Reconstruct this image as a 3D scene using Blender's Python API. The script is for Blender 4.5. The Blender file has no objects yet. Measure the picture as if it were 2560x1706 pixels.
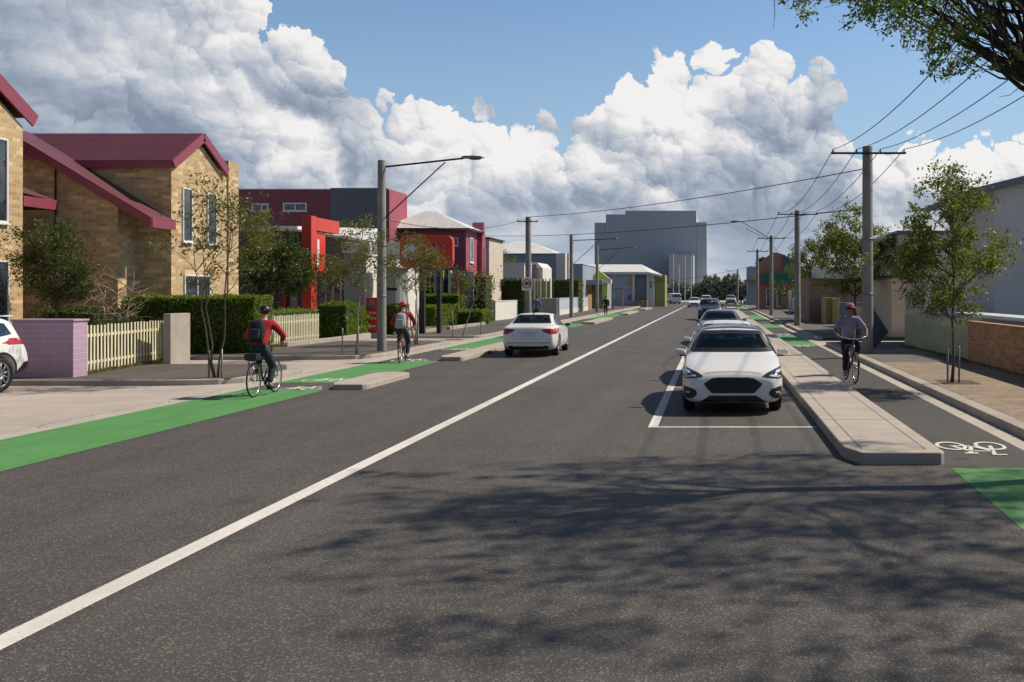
import bpy, bmesh, math, random
from mathutils import Vector, Matrix, Euler
from mathutils.bvhtree import BVHTree
from mathutils.geometry import delaunay_2d_cdt

SC = bpy.context.scene
COL = SC.collection
R = math.radians
# real-world scale of the survey photo: focal length in survey units, vanishing point, eye height
F, HX, HY, CH = 2200.0, 1640.0, 672.0, 2.1
def X(px, d): return (px - HX) * d / F
def Z(py, d): return CH + (HY - py) * d / F
def D(py, z=0.0): return F * (CH - z) / (py - HY)

# ---------------------------------------------------------------- mesh builder
ORG = {}
class MB:
    def __init__(s): s.v = []; s.f = []; s.m = []; s.cm = 0
    def add(s, vs, fs):
        b = len(s.v); s.v += [tuple(p) for p in vs]
        s.f += [tuple(i + b for i in f) for f in fs]; s.m += [s.cm] * len(fs); return s
    def box(s, x0, x1, y0, y1, z0, z1):
        if x0 > x1: x0, x1 = x1, x0
        if y0 > y1: y0, y1 = y1, y0
        if z0 > z1: z0, z1 = z1, z0
        return s.add([(x0,y0,z0),(x1,y0,z0),(x1,y1,z0),(x0,y1,z0),(x0,y0,z1),(x1,y0,z1),(x1,y1,z1),(x0,y1,z1)],
              [(0,3,2,1),(4,5,6,7),(0,1,5,4),(1,2,6,5),(2,3,7,6),(3,0,4,7)])
    def obox(s, c, size, rot):
        m = rot.to_matrix() if isinstance(rot, Euler) else rot
        hx, hy, hz = size[0]/2, size[1]/2, size[2]/2
        vs = [Vector(c) + m @ Vector((a*hx, b*hy, e*hz)) for e in (-1,1) for a, b in ((-1,-1),(1,-1),(1,1),(-1,1))]
        return s.add(vs, [(0,3,2,1),(4,5,6,7),(0,1,5,4),(1,2,6,5),(2,3,7,6),(3,0,4,7)])
    def bar(s, a, b, w, h=None):
        a, b = Vector(a), Vector(b); h = h or w; d = b - a
        q = d.to_track_quat('Y', 'Z').to_matrix()
        return s.obox((a + b) / 2, (w, d.length, h), q)
    def prism(s, poly, axis, a, b):
        # poly in the two other axes (order x,y,z without axis), extruded from a to b
        def P(p, t):
            return {'x': (t, p[0], p[1]), 'y': (p[0], t, p[1]), 'z': (p[0], p[1], t)}[axis]
        n = len(poly); ar = sum(poly[i][0]*poly[(i+1)%n][1]-poly[(i+1)%n][0]*poly[i][1] for i in range(n))
        if ar < 0: poly = poly[::-1]
        if a > b: a, b = b, a
        vs = [P(p, a) for p in poly] + [P(p, b) for p in poly]
        fs = [tuple(range(n))[::-1], tuple(range(n, 2*n))] + [(i, (i+1)%n, n+(i+1)%n, n+i) for i in range(n)]
        if axis == 'y': fs = [f[::-1] for f in fs]
        return s.add(vs, fs)
    def tube(s, pts, rad, n=8, caps=True, closed=False):
        pts = [Vector(p) for p in pts]; L = len(pts)
        rads = list(rad) if hasattr(rad, '__len__') else [rad]*L
        vs = []; up = None
        for i, p in enumerate(pts):
            if closed: t = pts[(i+1)%L] - pts[i-1]
            else: t = pts[min(i+1, L-1)] - pts[max(i-1, 0)]
            if t.length < 1e-9: t = Vector((0,0,1))
            t.normalize()
            if up is None:
                up = Vector((0,0,1)) if abs(t.z) < .9 else Vector((1,0,0))
            u = (up - t * up.dot(t))
            if u.length < 1e-6: u = t.orthogonal()
            u.normalize(); up = u; w = t.cross(u)
            for k in range(n):
                a = 2*math.pi*k/n
                vs.append(p + (u*math.cos(a) + w*math.sin(a))*rads[i])
        fs = []
        for i in range(L if closed else L-1):
            j = (i+1) % L
            for k in range(n):
                k2 = (k+1) % n
                fs.append((i*n+k, i*n+k2, j*n+k2, j*n+k))
        if caps and not closed:
            fs.append(tuple(range(n))[::-1]); fs.append(tuple(range((L-1)*n, L*n)))
        return s.add(vs, fs)
    def lathe(s, prof, c=(0,0,0), axis='z', n=24, cap=False):
        # prof: list of (r, h)
        vs = []; c = Vector(c)
        for r, h in prof:
            for k in range(n):
                a = 2*math.pi*k/n; x, y = r*math.cos(a), r*math.sin(a)
                vs.append(c + Vector({'z': (x,y,h), 'x': (h,x,y), 'y': (y,h,x)}[axis]))
        fs = [(i*n+k, i*n+(k+1)%n, (i+1)*n+(k+1)%n, (i+1)*n+k) for i in range(len(prof)-1) for k in range(n)]
        if cap: fs += [tuple(range(n))[::-1], tuple(range((len(prof)-1)*n, len(prof)*n))]
        return s.add(vs, fs)
    def ball(s, c, r, n=12, m=8):
        if not hasattr(r, '__len__'): r = (r, r, r)
        prof = []; vs = []
        for i in range(m+1):
            th = math.pi*i/m
            for k in range(n):
                a = 2*math.pi*k/n
                vs.append((c[0]+r[0]*max(math.sin(th),1e-4)*math.cos(a), c[1]+r[1]*max(math.sin(th),1e-4)*math.sin(a), c[2]+r[2]*-math.cos(th)))
        fs = [(i*n+k, i*n+(k+1)%n, (i+1)*n+(k+1)%n, (i+1)*n+k) for i in range(m) for k in range(n)]
        return s.add(vs, fs)
    def build(s, name, mats, parent=None, smooth=False, bevel=0, world=True):
        if not hasattr(mats, '__len__'): mats = [mats]
        me = bpy.data.meshes.new(name)
        o = bpy.data.objects.new(name, me)
        org = Vector((0,0,0))
        if parent is not None and world: org = ORG.get(parent.name, Vector((0,0,0)))
        vs = [tuple(Vector(p) - org) for p in s.v] if org.length else s.v
        me.from_pydata(vs, [], s.f)
        for m in mats: me.materials.append(m)
        me.polygons.foreach_set('material_index', s.m)
        if smooth: me.polygons.foreach_set('use_smooth', [True]*len(s.f))
        me.update()
        COL.objects.link(o)
        if parent is not None:
            o.parent = parent
            if world: ORG[o.name] = org
            else: ORG[o.name] = Vector((0,0,0))
        if bevel:
            b = o.modifiers.new('bevel', 'BEVEL'); b.width = bevel; b.segments = 2; b.limit_method = 'ANGLE'; b.angle_limit = R(40)
        return o

def tag(o, label=None, cat=None, group=None, kind=None):
    if label: o['label'] = label
    if cat: o['category'] = cat
    if group: o['group'] = group
    if kind: o['kind'] = kind
    return o
def thing(name, label, cat, loc=(0,0,0), rz=0, group=None, kind='thing'):
    o = bpy.data.objects.new(name, None); COL.objects.link(o)
    o.location = loc; o.rotation_euler = (0,0,rz); o.empty_display_size = .2
    ORG[o.name] = Vector(loc)
    return tag(o, label, cat, group, kind)
def struct(name, mb, mat, **k):
    return tag(mb.build(name, mat, **k), kind='structure')
def dup(root, loc, rz=0, label=None):
    r = root.copy(); COL.objects.link(r); r.location = loc; r.rotation_euler = (0,0,rz)
    if label: r['label'] = label
    for ch in root.children:
        c = ch.copy(); COL.objects.link(c); c.parent = r
        for g in ch.children:
            e = g.copy(); COL.objects.link(e); e.parent = c
    return r

# ---------------------------------------------------------------- node helpers
class NT:
    def __init__(s, nt): s.nt = nt; nt.nodes.clear()
    def n(s, t, **k):
        nd = s.nt.nodes.new(t)
        for a, b in k.items(): setattr(nd, a, b)
        return nd
    def put(s, sock, v):
        if isinstance(v, bpy.types.NodeSocket): s.nt.links.new(v, sock)
        elif v is not None:
            if hasattr(v, '__len__') and len(v) == 3 and sock.type == 'RGBA': v = (*v, 1)
            sock.default_value = v
    def m(s, op, a, b=None, c=None, clamp=False):
        nd = s.n('ShaderNodeMath', operation=op, use_clamp=clamp)
        s.put(nd.inputs[0], a)
        if b is not None: s.put(nd.inputs[1], b)
        if c is not None: s.put(nd.inputs[2], c)
        return nd.outputs[0]
    def v(s, x, y, z=0.0):
        nd = s.n('ShaderNodeCombineXYZ')
        for i, q in enumerate((x, y, z)): s.put(nd.inputs[i], q)
        return nd.outputs[0]
    def sep(s, v):
        nd = s.n('ShaderNodeSeparateXYZ'); s.put(nd.inputs[0], v); return nd.outputs
    def noise(s, v, scale, detail=4, rough=.55, dist=0, dim='3D', out=0):
        nd = s.n('ShaderNodeTexNoise', noise_dimensions=dim)
        s.put(nd.inputs['Vector'], v); nd.inputs['Scale'].default_value = scale
        nd.inputs['Detail'].default_value = detail; nd.inputs['Roughness'].default_value = rough
        nd.inputs['Distortion'].default_value = dist
        return nd.outputs[out]
    def mr(s, v, a, b, c=0.0, d=1.0, smooth=False):
        nd = s.n('ShaderNodeMapRange', interpolation_type='SMOOTHSTEP' if smooth else 'LINEAR')
        for i, q in enumerate((v, a, b, c, d)): s.put(nd.inputs[i], q)
        return nd.outputs[0]
    def mix(s, f, a, b, mode='MIX'):
        nd = s.n('ShaderNodeMix', data_type='RGBA', blend_type=mode)
        s.put(nd.inputs[0], f); s.put(nd.inputs[6], a); s.put(nd.inputs[7], b)
        return nd.outputs[2]
    def bump(s, h, strength, dist=.02):
        nd = s.n('ShaderNodeBump'); nd.inputs['Strength'].default_value = strength
        nd.inputs['Distance'].default_value = dist; s.put(nd.inputs['Height'], h); return nd.outputs[0]
    def bsdf(s, col, rough=.6, metal=0, normal=None, **k):
        nd = s.n('ShaderNodeBsdfPrincipled')
        s.put(nd.inputs['Base Color'], col); s.put(nd.inputs['Roughness'], rough); s.put(nd.inputs['Metallic'], metal)
        if normal is not None: s.put(nd.inputs['Normal'], normal)
        for a, b in k.items(): s.put(nd.inputs[a.replace('_', ' ')], b)
        return nd.outputs[0]
    def out(s, sh, w=False):
        nd = s.n('ShaderNodeOutputWorld' if w else 'ShaderNodeOutputMaterial'); s.put(nd.inputs[0], sh)

def newmat(name):
    m = bpy.data.materials.new(name); m.use_nodes = True
    return m, NT(m.node_tree)
def sc(c, k): return tuple(min(1, x*k) for x in c)

def plain(name, col, rough=.6, metal=0, var=.12, vs=2.0, bump=0.0, bs=40.0, obj=False, **k):
    m, t = newmat(name)
    if obj: p = t.n('ShaderNodeTexCoord').outputs['Object']
    else: p = t.n('ShaderNodeNewGeometry').outputs['Position']
    a = t.noise(p, vs, 5, .6); b = t.noise(p, vs*9, 3, .6)
    f = t.m('ADD', t.m('MULTIPLY', a, .7), t.m('MULTIPLY', b, .3))
    f = t.mr(f, .3, .7)
    c = t.mix(f, sc(col, 1-var), sc(col, 1+var))
    nrm = t.bump(t.noise(p, bs, 4, .6), bump, .01) if bump else None
    r = t.mr(b, .3, .7, max(0, rough-.08), min(1, rough+.08))
    t.out(t.bsdf(c, r, metal, nrm, **k)); return m

def facecoords(t):
    g = t.n('ShaderNodeNewGeometry'); P = t.sep(g.outputs['Position']); N = t.sep(g.outputs['True Normal'])
    ax = t.m('GREATER_THAN', t.m('ABSOLUTE', N[0]), .6)
    u = t.m('ADD', t.m('MULTIPLY', ax, P[1]), t.m('MULTIPLY', t.m('SUBTRACT', 1, ax), P[0]))
    return g.outputs['Position'], u, P[2]

def brick(name, c1, c2, mortar, bw, bh, ms=.012, var=.2, bump=.4, tint=None, bias=0.0):
    m, t = newmat(name)
    pos, u, z = facecoords(t)
    vec = t.v(u, z, 0)
    b = t.n('ShaderNodeTexBrick'); t.put(b.inputs['Vector'], vec)
    b.inputs['Scale'].default_value = 1; b.inputs['Brick Width'].default_value = bw; b.inputs['Row Height'].default_value = bh
    b.inputs['Mortar Size'].default_value = ms; b.inputs['Mortar Smooth'].default_value = .2; b.inputs['Bias'].default_value = bias
    t.put(b.inputs['Color1'], c1); t.put(b.inputs['Color2'], c2); t.put(b.inputs['Mortar'], mortar)
    col = b.outputs['Color']
    if tint:   # second, coarser scatter of differently burnt bricks
        w = t.n('ShaderNodeTexBrick'); t.put(w.inputs['Vector'], vec)
        w.inputs['Scale'].default_value = 1; w.inputs['Brick Width'].default_value = bw; w.inputs['Row Height'].default_value = bh
        w.inputs['Mortar Size'].default_value = 0; w.inputs['Bias'].default_value = -.35
        w.offset = .5
        t.put(w.inputs['Color1'], (0,0,0)); t.put(w.inputs['Color2'], (1,1,1))
        wn = t.n('ShaderNodeTexWhiteNoise', noise_dimensions='2D')
        row = t.m('FLOOR', t.m('DIVIDE', z, bh))
        odd = t.m('MULTIPLY', t.m('MODULO', t.m('ABSOLUTE', row), 2), .5*bw)
        cell = t.m('FLOOR', t.m('DIVIDE', t.m('ADD', u, odd), bw))
        t.put(wn.inputs['Vector'], t.v(cell, row))
        f = t.m('MULTIPLY', t.m('GREATER_THAN', wn.outputs[0], .80), t.m('SUBTRACT', 1, b.outputs['Fac']))
        col = t.mix(t.m('MULTIPLY', f, .8), col, tint)
        f2 = t.m('MULTIPLY', t.m('LESS_THAN', wn.outputs[0], .14), t.m('SUBTRACT', 1, b.outputs['Fac']))
        col = t.mix(t.m('MULTIPLY', f2, .6), col, sc(c1, 1.5))
    n = t.noise(pos, 1.1, 5, .65); n2 = t.noise(pos, 22, 4, .6)
    k = t.mr(t.m('ADD', t.m('MULTIPLY', n, .5), t.m('MULTIPLY', n2, .5)), .3, .7, 1-var, 1+var)
    col = t.mix(1.0, col, t.v(k, k, k), 'MULTIPLY')
    h = t.m('ADD', t.m('SUBTRACT', 1, b.outputs['Fac']), t.m('MULTIPLY', n2, .5))
    t.out(t.bsdf(col, .85, 0, t.bump(h, bump, .012))); return m

def ribbed(name, col, period, rough=.45, metal=0, var=.1, amp=.5, vertical=False, shade=.25):
    m, t = newmat(name)
    pos, u, z = facecoords(t)
    q = t.m('FRACT', t.m('DIVIDE', u if vertical else z, period))
    w = t.m('ABSOLUTE', t.m('SUBTRACT', q, .5))
    n = t.mr(t.noise(pos, 1.5, 5, .6), .3, .7, 1-var, 1+var)
    k = t.m('MULTIPLY', n, t.mr(w, .38, .5, 1.0, 1-shade))
    col = t.mix(1.0, col, t.v(k, k, k), 'MULTIPLY')
    t.out(t.bsdf(col, rough, metal, t.bump(w, amp, .03))); return m

def asphalt(name, col, fleck=.35, cracks=True):
    m, t = newmat(name)
    p = t.n('ShaderNodeNewGeometry').outputs['Position']
    big = t.noise(p, .35, 5, .6); mid = t.noise(p, 2.2, 4, .6)
    wear = t.noise(t.v(t.m('MULTIPLY', t.sep(p)[0], 1.6), t.m('MULTIPLY', t.sep(p)[1], .07)), 1, 4, .6)
    vo = t.n('ShaderNodeTexVoronoi'); t.put(vo.inputs['Vector'], p); vo.inputs['Scale'].default_value = 75
    fl = t.m('GREATER_THAN', t.sep(vo.outputs['Color'])[0], .86)
    fine = t.noise(p, 130, 3, .7); gr = t.noise(p, 48, 4, .8)
    k = t.m('ADD', t.mr(big, .3, .7, -.16, .16), t.mr(mid, .3, .7, -.09, .09))
    k = t.m('ADD', k, t.mr(wear, .3, .7, -.16, .16))
    k = t.m('ADD', k, t.mr(fine, .3, .7, -.7, .7))
    k = t.m('ADD', k, t.mr(gr, .3, .7, -.42, .42))
    k = t.m('ADD', k, t.m('MULTIPLY', fl, fleck))
    tx = t.m('SINE', t.m('MULTIPLY', t.m('ADD', t.sep(p)[0], 7.45), 2*math.pi/1.62))     # wheel paths
    k = t.m('ADD', k, t.m('MULTIPLY', t.mr(tx, .2, 1, 0, 1, True), t.mr(big, .35, .65, .02, .11)))
    sp = t.m('MULTIPLY', t.m('GREATER_THAN', t.noise(p, 2.6, 3, .5), .70), -.14)          # old drips
    k = t.m('ADD', k, sp)
    k = t.m('ADD', k, 1.0)
    if cracks:
        cv = t.n('ShaderNodeTexVoronoi', feature='DISTANCE_TO_EDGE')
        wp = t.n('ShaderNodeVectorMath', operation='ADD')
        t.put(wp.inputs[0], p)
        nz = t.noise(p, 1.4, 5, .7, out=1)
        t.put(wp.inputs[1], nz)
        t.put(cv.inputs['Vector'], wp.outputs[0]); cv.inputs['Scale'].default_value = .16
        cr = t.m('MULTIPLY', t.m('LESS_THAN', cv.outputs['Distance'], .0011), t.m('GREATER_THAN', t.noise(p, .5, 2), .53))
        k = t.m('MULTIPLY', k, t.m('SUBTRACT', 1, t.m('MULTIPLY', cr, .5)))
    c = t.mix(1.0, col, t.v(k, k, t.m('MULTIPLY', k, .97)), 'MULTIPLY')
    h = t.m('ADD', t.m('MULTIPLY', fine, .6), vo.outputs['Distance'])
    t.out(t.bsdf(c, t.mr(gr, .3, .7, .62, .85), 0, t.bump(h, .5, .008))); return m

def paint(name, col, wear=.45):
    m, t = newmat(name)
    p = t.n('ShaderNodeNewGeometry').outputs['Position']
    a = t.noise(p, 60, 4, .75); b = t.noise(p, 1.2, 5, .6); g = t.noise(p, 140, 2, .7)
    f = t.mr(t.m('ADD', a, t.m('MULTIPLY', b, .35)), .93-.12*wear, 1.02, 0, wear)
    k = t.mr(t.m('ADD', t.m('MULTIPLY', b, .4), t.m('MULTIPLY', g, .6)), .3, .7, .72, 1.22)
    P = t.sep(p); sk = t.noise(t.v(t.m('MULTIPLY', P[0], 3.2), t.m('MULTIPLY', P[1], .16)), 1.3, 5, .62)
    k = t.m('MULTIPLY', k, t.mr(sk, .35, .65, .86, 1.08))
    ch = t.m('GREATER_THAN', t.m('ADD', t.noise(p, 26, 5, .75), t.m('MULTIPLY', sk, .25)), .735)
    f = t.m('MAXIMUM', f, t.m('MULTIPLY', ch, .55))
    c = t.mix(1.0, col, t.v(k, k, k), 'MULTIPLY'); c = t.mix(f, c, (.07, .068, .065))
    t.out(t.bsdf(c, .75, 0, t.bump(t.m('ADD', a, g), .35, .006))); return m

def concrete(name, col, joint=0, var=.12):
    m, t = newmat(name)
    p = t.n('ShaderNodeNewGeometry').outputs['Position']
    P = t.sep(p)
    streak = t.noise(t.v(t.m('MULTIPLY', P[0], .5), t.m('MULTIPLY', P[1], 3.2), P[2]), 1.6, 6, .65)
    a = t.noise(p, .8, 5, .6); b = t.noise(p, 45, 4, .7)
    f = t.m('ADD', t.mr(streak, .3, .7, -var, var), t.m('ADD', t.mr(a, .3, .7, -var, var), t.mr(b, .3, .7, -.1, .1)))
    k = t.m('ADD', f, 1)
    st = t.mr(t.noise(p, 2.7, 6, .7), .62, .8, 1, .78)
    k = t.m('MULTIPLY', k, st)
    c = t.mix(1.0, col, t.v(k, k, k), 'MULTIPLY')
    t.out(t.bsdf(c, .85, 0, t.bump(b, .3, .006))); return m

def pavers(name, c1, c2, mortar, bw, bh):
    m, t = newmat(name)
    p = t.n('ShaderNodeNewGeometry').outputs['Position']
    P = t.sep(p)
    b = t.n('ShaderNodeTexBrick'); t.put(b.inputs['Vector'], t.v(P[0], P[1]))
    b.inputs['Scale'].default_value = 1; b.inputs['Brick Width'].default_value = bw; b.inputs['Row Height'].default_value = bh
    b.inputs['Mortar Size'].default_value = .006; b.inputs['Mortar Smooth'].default_value = .3
    t.put(b.inputs['Color1'], c1); t.put(b.inputs['Color2'], c2); t.put(b.inputs['Mortar'], mortar)
    k = t.mr(t.m('ADD', t.m('MULTIPLY', t.noise(p, .9, 5, .65), .6), t.m('MULTIPLY', t.noise(p, 30, 4, .7), .4)), .3, .7, .72, 1.28)
    c = t.mix(1.0, b.outputs['Color'], t.v(k, k, k), 'MULTIPLY')
    h = t.m('ADD', t.m('SUBTRACT', 1, b.outputs['Fac']), t.m('MULTIPLY', t.noise(p, 40, 3, .6), .5))
    t.out(t.bsdf(c, .85, 0, t.bump(h, .5, .01))); return m

def leafmat(name, c1, c2, trans=.35, c3=None):
    m, t = newmat(name)
    g = t.n('ShaderNodeNewGeometry')
    c = t.mix(g.outputs['Random Per Island'], c1, c2)
    big = t.mr(t.noise(g.outputs['Position'], 1.3, 3, .5), .35, .65)
    if c3: c = t.mix(t.m('MULTIPLY', big, .6), c, c3)
    p = t.bsdf(c, .5, 0, Specular_IOR_Level=.35)
    tr = t.n('ShaderNodeBsdfTranslucent'); t.put(tr.inputs[0], t.mix(.5, c, (.28, .34, .03)))
    mx = t.n('ShaderNodeMixShader'); mx.inputs[0].default_value = trans
    t.put(mx.inputs[1], p); t.put(mx.inputs[2], tr.outputs[0])
    t.out(mx.outputs[0]); return m

def glassmat(name, col=(.015,.02,.026), rough=.04):  # dark glazing that mirrors the street
    m, t = newmat(name)
    p = t.n('ShaderNodeNewGeometry').outputs['Position']
    c = t.mix(t.mr(t.noise(p, 3.5, 3, .5), .35, .65), sc(col, .6), sc(col, 1.7))
    t.out(t.bsdf(c, rough, 0, Specular_IOR_Level=.95)); return m

M = {}
M['asphalt'] = asphalt('asphalt', (.063, .057, .052), 1.3)
M['asphalt_lane'] = asphalt('lane asphalt', (.050, .047, .044), .25, False)
M['asphalt_dark'] = asphalt('footpath asphalt', (.085, .075, .066), .3)
M['ground'] = plain('ground', (.16, .15, .12), .9, var=.3, vs=.3)
M['concrete'] = concrete('driveway concrete', (.40, .352, .315))
M['gutter'] = concrete('gutter concrete', (.42, .385, .335), var=.1)
M['kerb'] = concrete('kerb concrete', (.36, .32, .275), var=.16)
M['island'] = concrete('island concrete', (.40, .35, .305), var=.1)
M['groove'] = plain('groove', (.06, .055, .05), .9)
M['pavers'] = pavers('clay pavers', (.31, .24, .165), (.215, .16, .11), (.13, .105, .085), .23, .115)
M['pavers_grey'] = pavers('grey pavers', (.13, .122, .115), (.10, .095, .09), (.06, .06, .06), .4, .2)
M['white_paint'] = paint('white road paint', (.70, .67, .63), .35)
M['green_paint'] = paint('green road paint', (.085, .27, .075), .4)
M['yellow_paint'] = paint('yellow road paint', (.55, .45, .16), .4)
M['brick_tan'] = brick('tan brick', (.57, .41, .215), (.44, .31, .155), (.48, .40, .29), .31, .125, ms=.010, tint=(.40, .23, .105))
M['brick_lilac'] = brick('lilac painted brick', (.44, .30, .40), (.41, .28, .37), (.50, .38, .47), .52, .135, ms=.01, var=.1, bump=.5)
M['brick_orange'] = brick('orange brick', (.42, .20, .085), (.34, .15, .065), (.36, .27, .18), .29, .10, tint=(.46, .27, .13))
M['brick_red'] = brick('red brick', (.42, .17, .12), (.36, .14, .10), (.35, .25, .2), .3, .11)
M['brick_brown'] = brick('brown brick', (.30, .19, .13), (.24, .15, .105), (.25, .2, .16), .3, .11)
M['maroon_roof'] = ribbed('maroon roof tiles', (.130, .040, .058), .105, .5, amp=.9, shade=.35)
M['maroon_trim'] = plain('maroon trim', (.26, .055, .085), .45, var=.1)
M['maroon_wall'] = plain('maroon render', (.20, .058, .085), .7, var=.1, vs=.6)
M['maroon_wall_lit'] = plain('sunlit maroon render', (.34, .08, .12), .7, var=.1, vs=.6)  # lighter copy of the maroon render, sunlight put into the colour
M['grey_ribbed'] = ribbed('grey corrugated cladding', (.11, .13, .155), .17, .5, amp=.8, shade=.3)
M['white_metal'] = plain('white painted metal', (.70, .70, .68), .4, var=.06)
M['white_wall'] = plain('white render', (.66, .63, .58), .8, var=.09, vs=.7, bump=.1)
M['white_roof'] = ribbed('white metal roof', (.70, .69, .68), .5, .5, amp=.2, vertical=True, shade=.12)
M['lilac_wall'] = plain('pale grey render', (.58, .565, .57), .8, var=.08, vs=.5, bump=.1)
M['cream_wall'] = plain('cream render', (.58, .50, .41), .8, var=.12, vs=.6, bump=.1)
M['blue_wall'] = plain('blue grey render', (.26, .31, .37), .8, var=.06, vs=.3)
M['paleblue'] = plain('pale blue cladding', (.40, .47, .56), .7, var=.06, vs=.3)
M['paleblue_cap'] = plain('pale blue cap', (.50, .58, .66), .7, var=.06, vs=.3)
M['sage_wall'] = plain('sage render', (.34, .38, .35), .8, var=.08, vs=.6)
M['slate_wall'] = plain('slate render', (.062, .070, .074), .7, var=.1)
M['taupe_wall'] = plain('taupe cladding', (.20, .17, .145), .8, var=.12)
M['grey_wall'] = plain('grey render', (.30, .295, .28), .8, var=.1, vs=.8)
M['olive_wall'] = plain('olive cladding', (.30, .29, .10), .7, var=.15)
M['orange'] = plain('orange panel', (.75, .28, .03), .5, var=.05)
M['lime'] = plain('lime panel', (.50, .60, .05), .6, var=.05)
M['kred'] = plain('red fascia', (.62, .050, .025), .4, var=.08)
M['kred_dark'] = plain('red sign face', (.55, .035, .02), .35, var=.1, vs=3)
M['green_awning'] = plain('green awning', (.02, .13, .09), .7, var=.1)
M['haze_tower'] = plain('hazy block', (.42, .46, .51), .8, var=.02, vs=.02)  # aerial haze is mixed into this base colour
M['haze_glass'] = plain('hazy glass', (.42, .46, .51), .6, var=.05, vs=.05)  # podium glass carries the same haze tint in its colour
M['picket'] = plain('cream pickets', (.70, .66, .45), .7, var=.16, vs=2.5)
M['picket_green'] = plain('sage pickets', (.46, .50, .32), .7, var=.16, vs=3)
M['render_pillar'] = plain('stained render', (.37, .325, .275), .85, var=.2, vs=1.6, bump=.2, bs=25)
M['timber'] = plain('timber', (.32, .19, .08), .7, var=.2)
M['pole'] = concrete('concrete pole', (.25, .235, .215), var=.18)
M['steel'] = plain('galvanised steel', (.18, .185, .19), .45, .6, var=.15)
M['dark_steel'] = plain('dark steel', (.035, .037, .042), .5, .4, var=.15)
M['wire'] = plain('cable', (.02, .02, .022), .6)
M['glass'] = glassmat('window glass', (.025, .032, .042))
M['glass_pale'] = glassmat('pale window glass', (.11, .13, .15), .08)
M['frame_white'] = plain('white frame', (.72, .72, .70), .5, var=.05)
M['black'] = plain('black plastic', (.012, .012, .013), .5, var=.2, obj=True)
M['soil'] = plain('soil', (.09, .06, .04), .95, var=.4, vs=8)
M['bark'] = plain('bark', (.10, .075, .055), .9, var=.35, vs=9, bump=.6, bs=30)
M['bark_pale'] = plain('pale bark', (.26, .23, .19), .9, var=.3, vs=9, bump=.5, bs=30)
M['bark_bare'] = plain('dead bark', (.34, .26, .19), .9, var=.3, vs=9)
M['bark_dark'] = plain('dark bark', (.028, .022, .017), .9, var=.35, vs=9, bump=.6, bs=30)
M['leaf_hedge'] = leafmat('hedge leaves', (.11, .20, .012), (.28, .36, .045), .45, (.06, .13, .012))
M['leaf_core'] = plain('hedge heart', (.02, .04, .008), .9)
M['leaf_dark'] = leafmat('dark leaves', (.030, .048, .016), (.060, .080, .022), .25)
M['leaf_street'] = leafmat('street tree leaves', (.065, .10, .018), (.12, .14, .03), .35, (.10, .105, .03))
M['leaf_olive'] = leafmat('olive leaves', (.085, .09, .022), (.13, .12, .035), .35)
M['leaf_bright'] = leafmat('young leaves', (.085, .13, .018), (.23, .225, .05), .4, (.06, .10, .02))
M['leaf_over'] = leafmat('overhead leaves', (.045, .10, .012), (.11, .19, .02), .45)
M['leaf_haze'] = leafmat('distant leaves', (.15, .19, .15), (.22, .26, .17), .1, (.13, .17, .155))  # leaf colours paled and blued to hold the distance haze
M['hedge_olive'] = leafmat('olive hedge leaves', (.12, .115, .03), (.18, .16, .04), .3, (.08, .09, .02))
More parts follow.
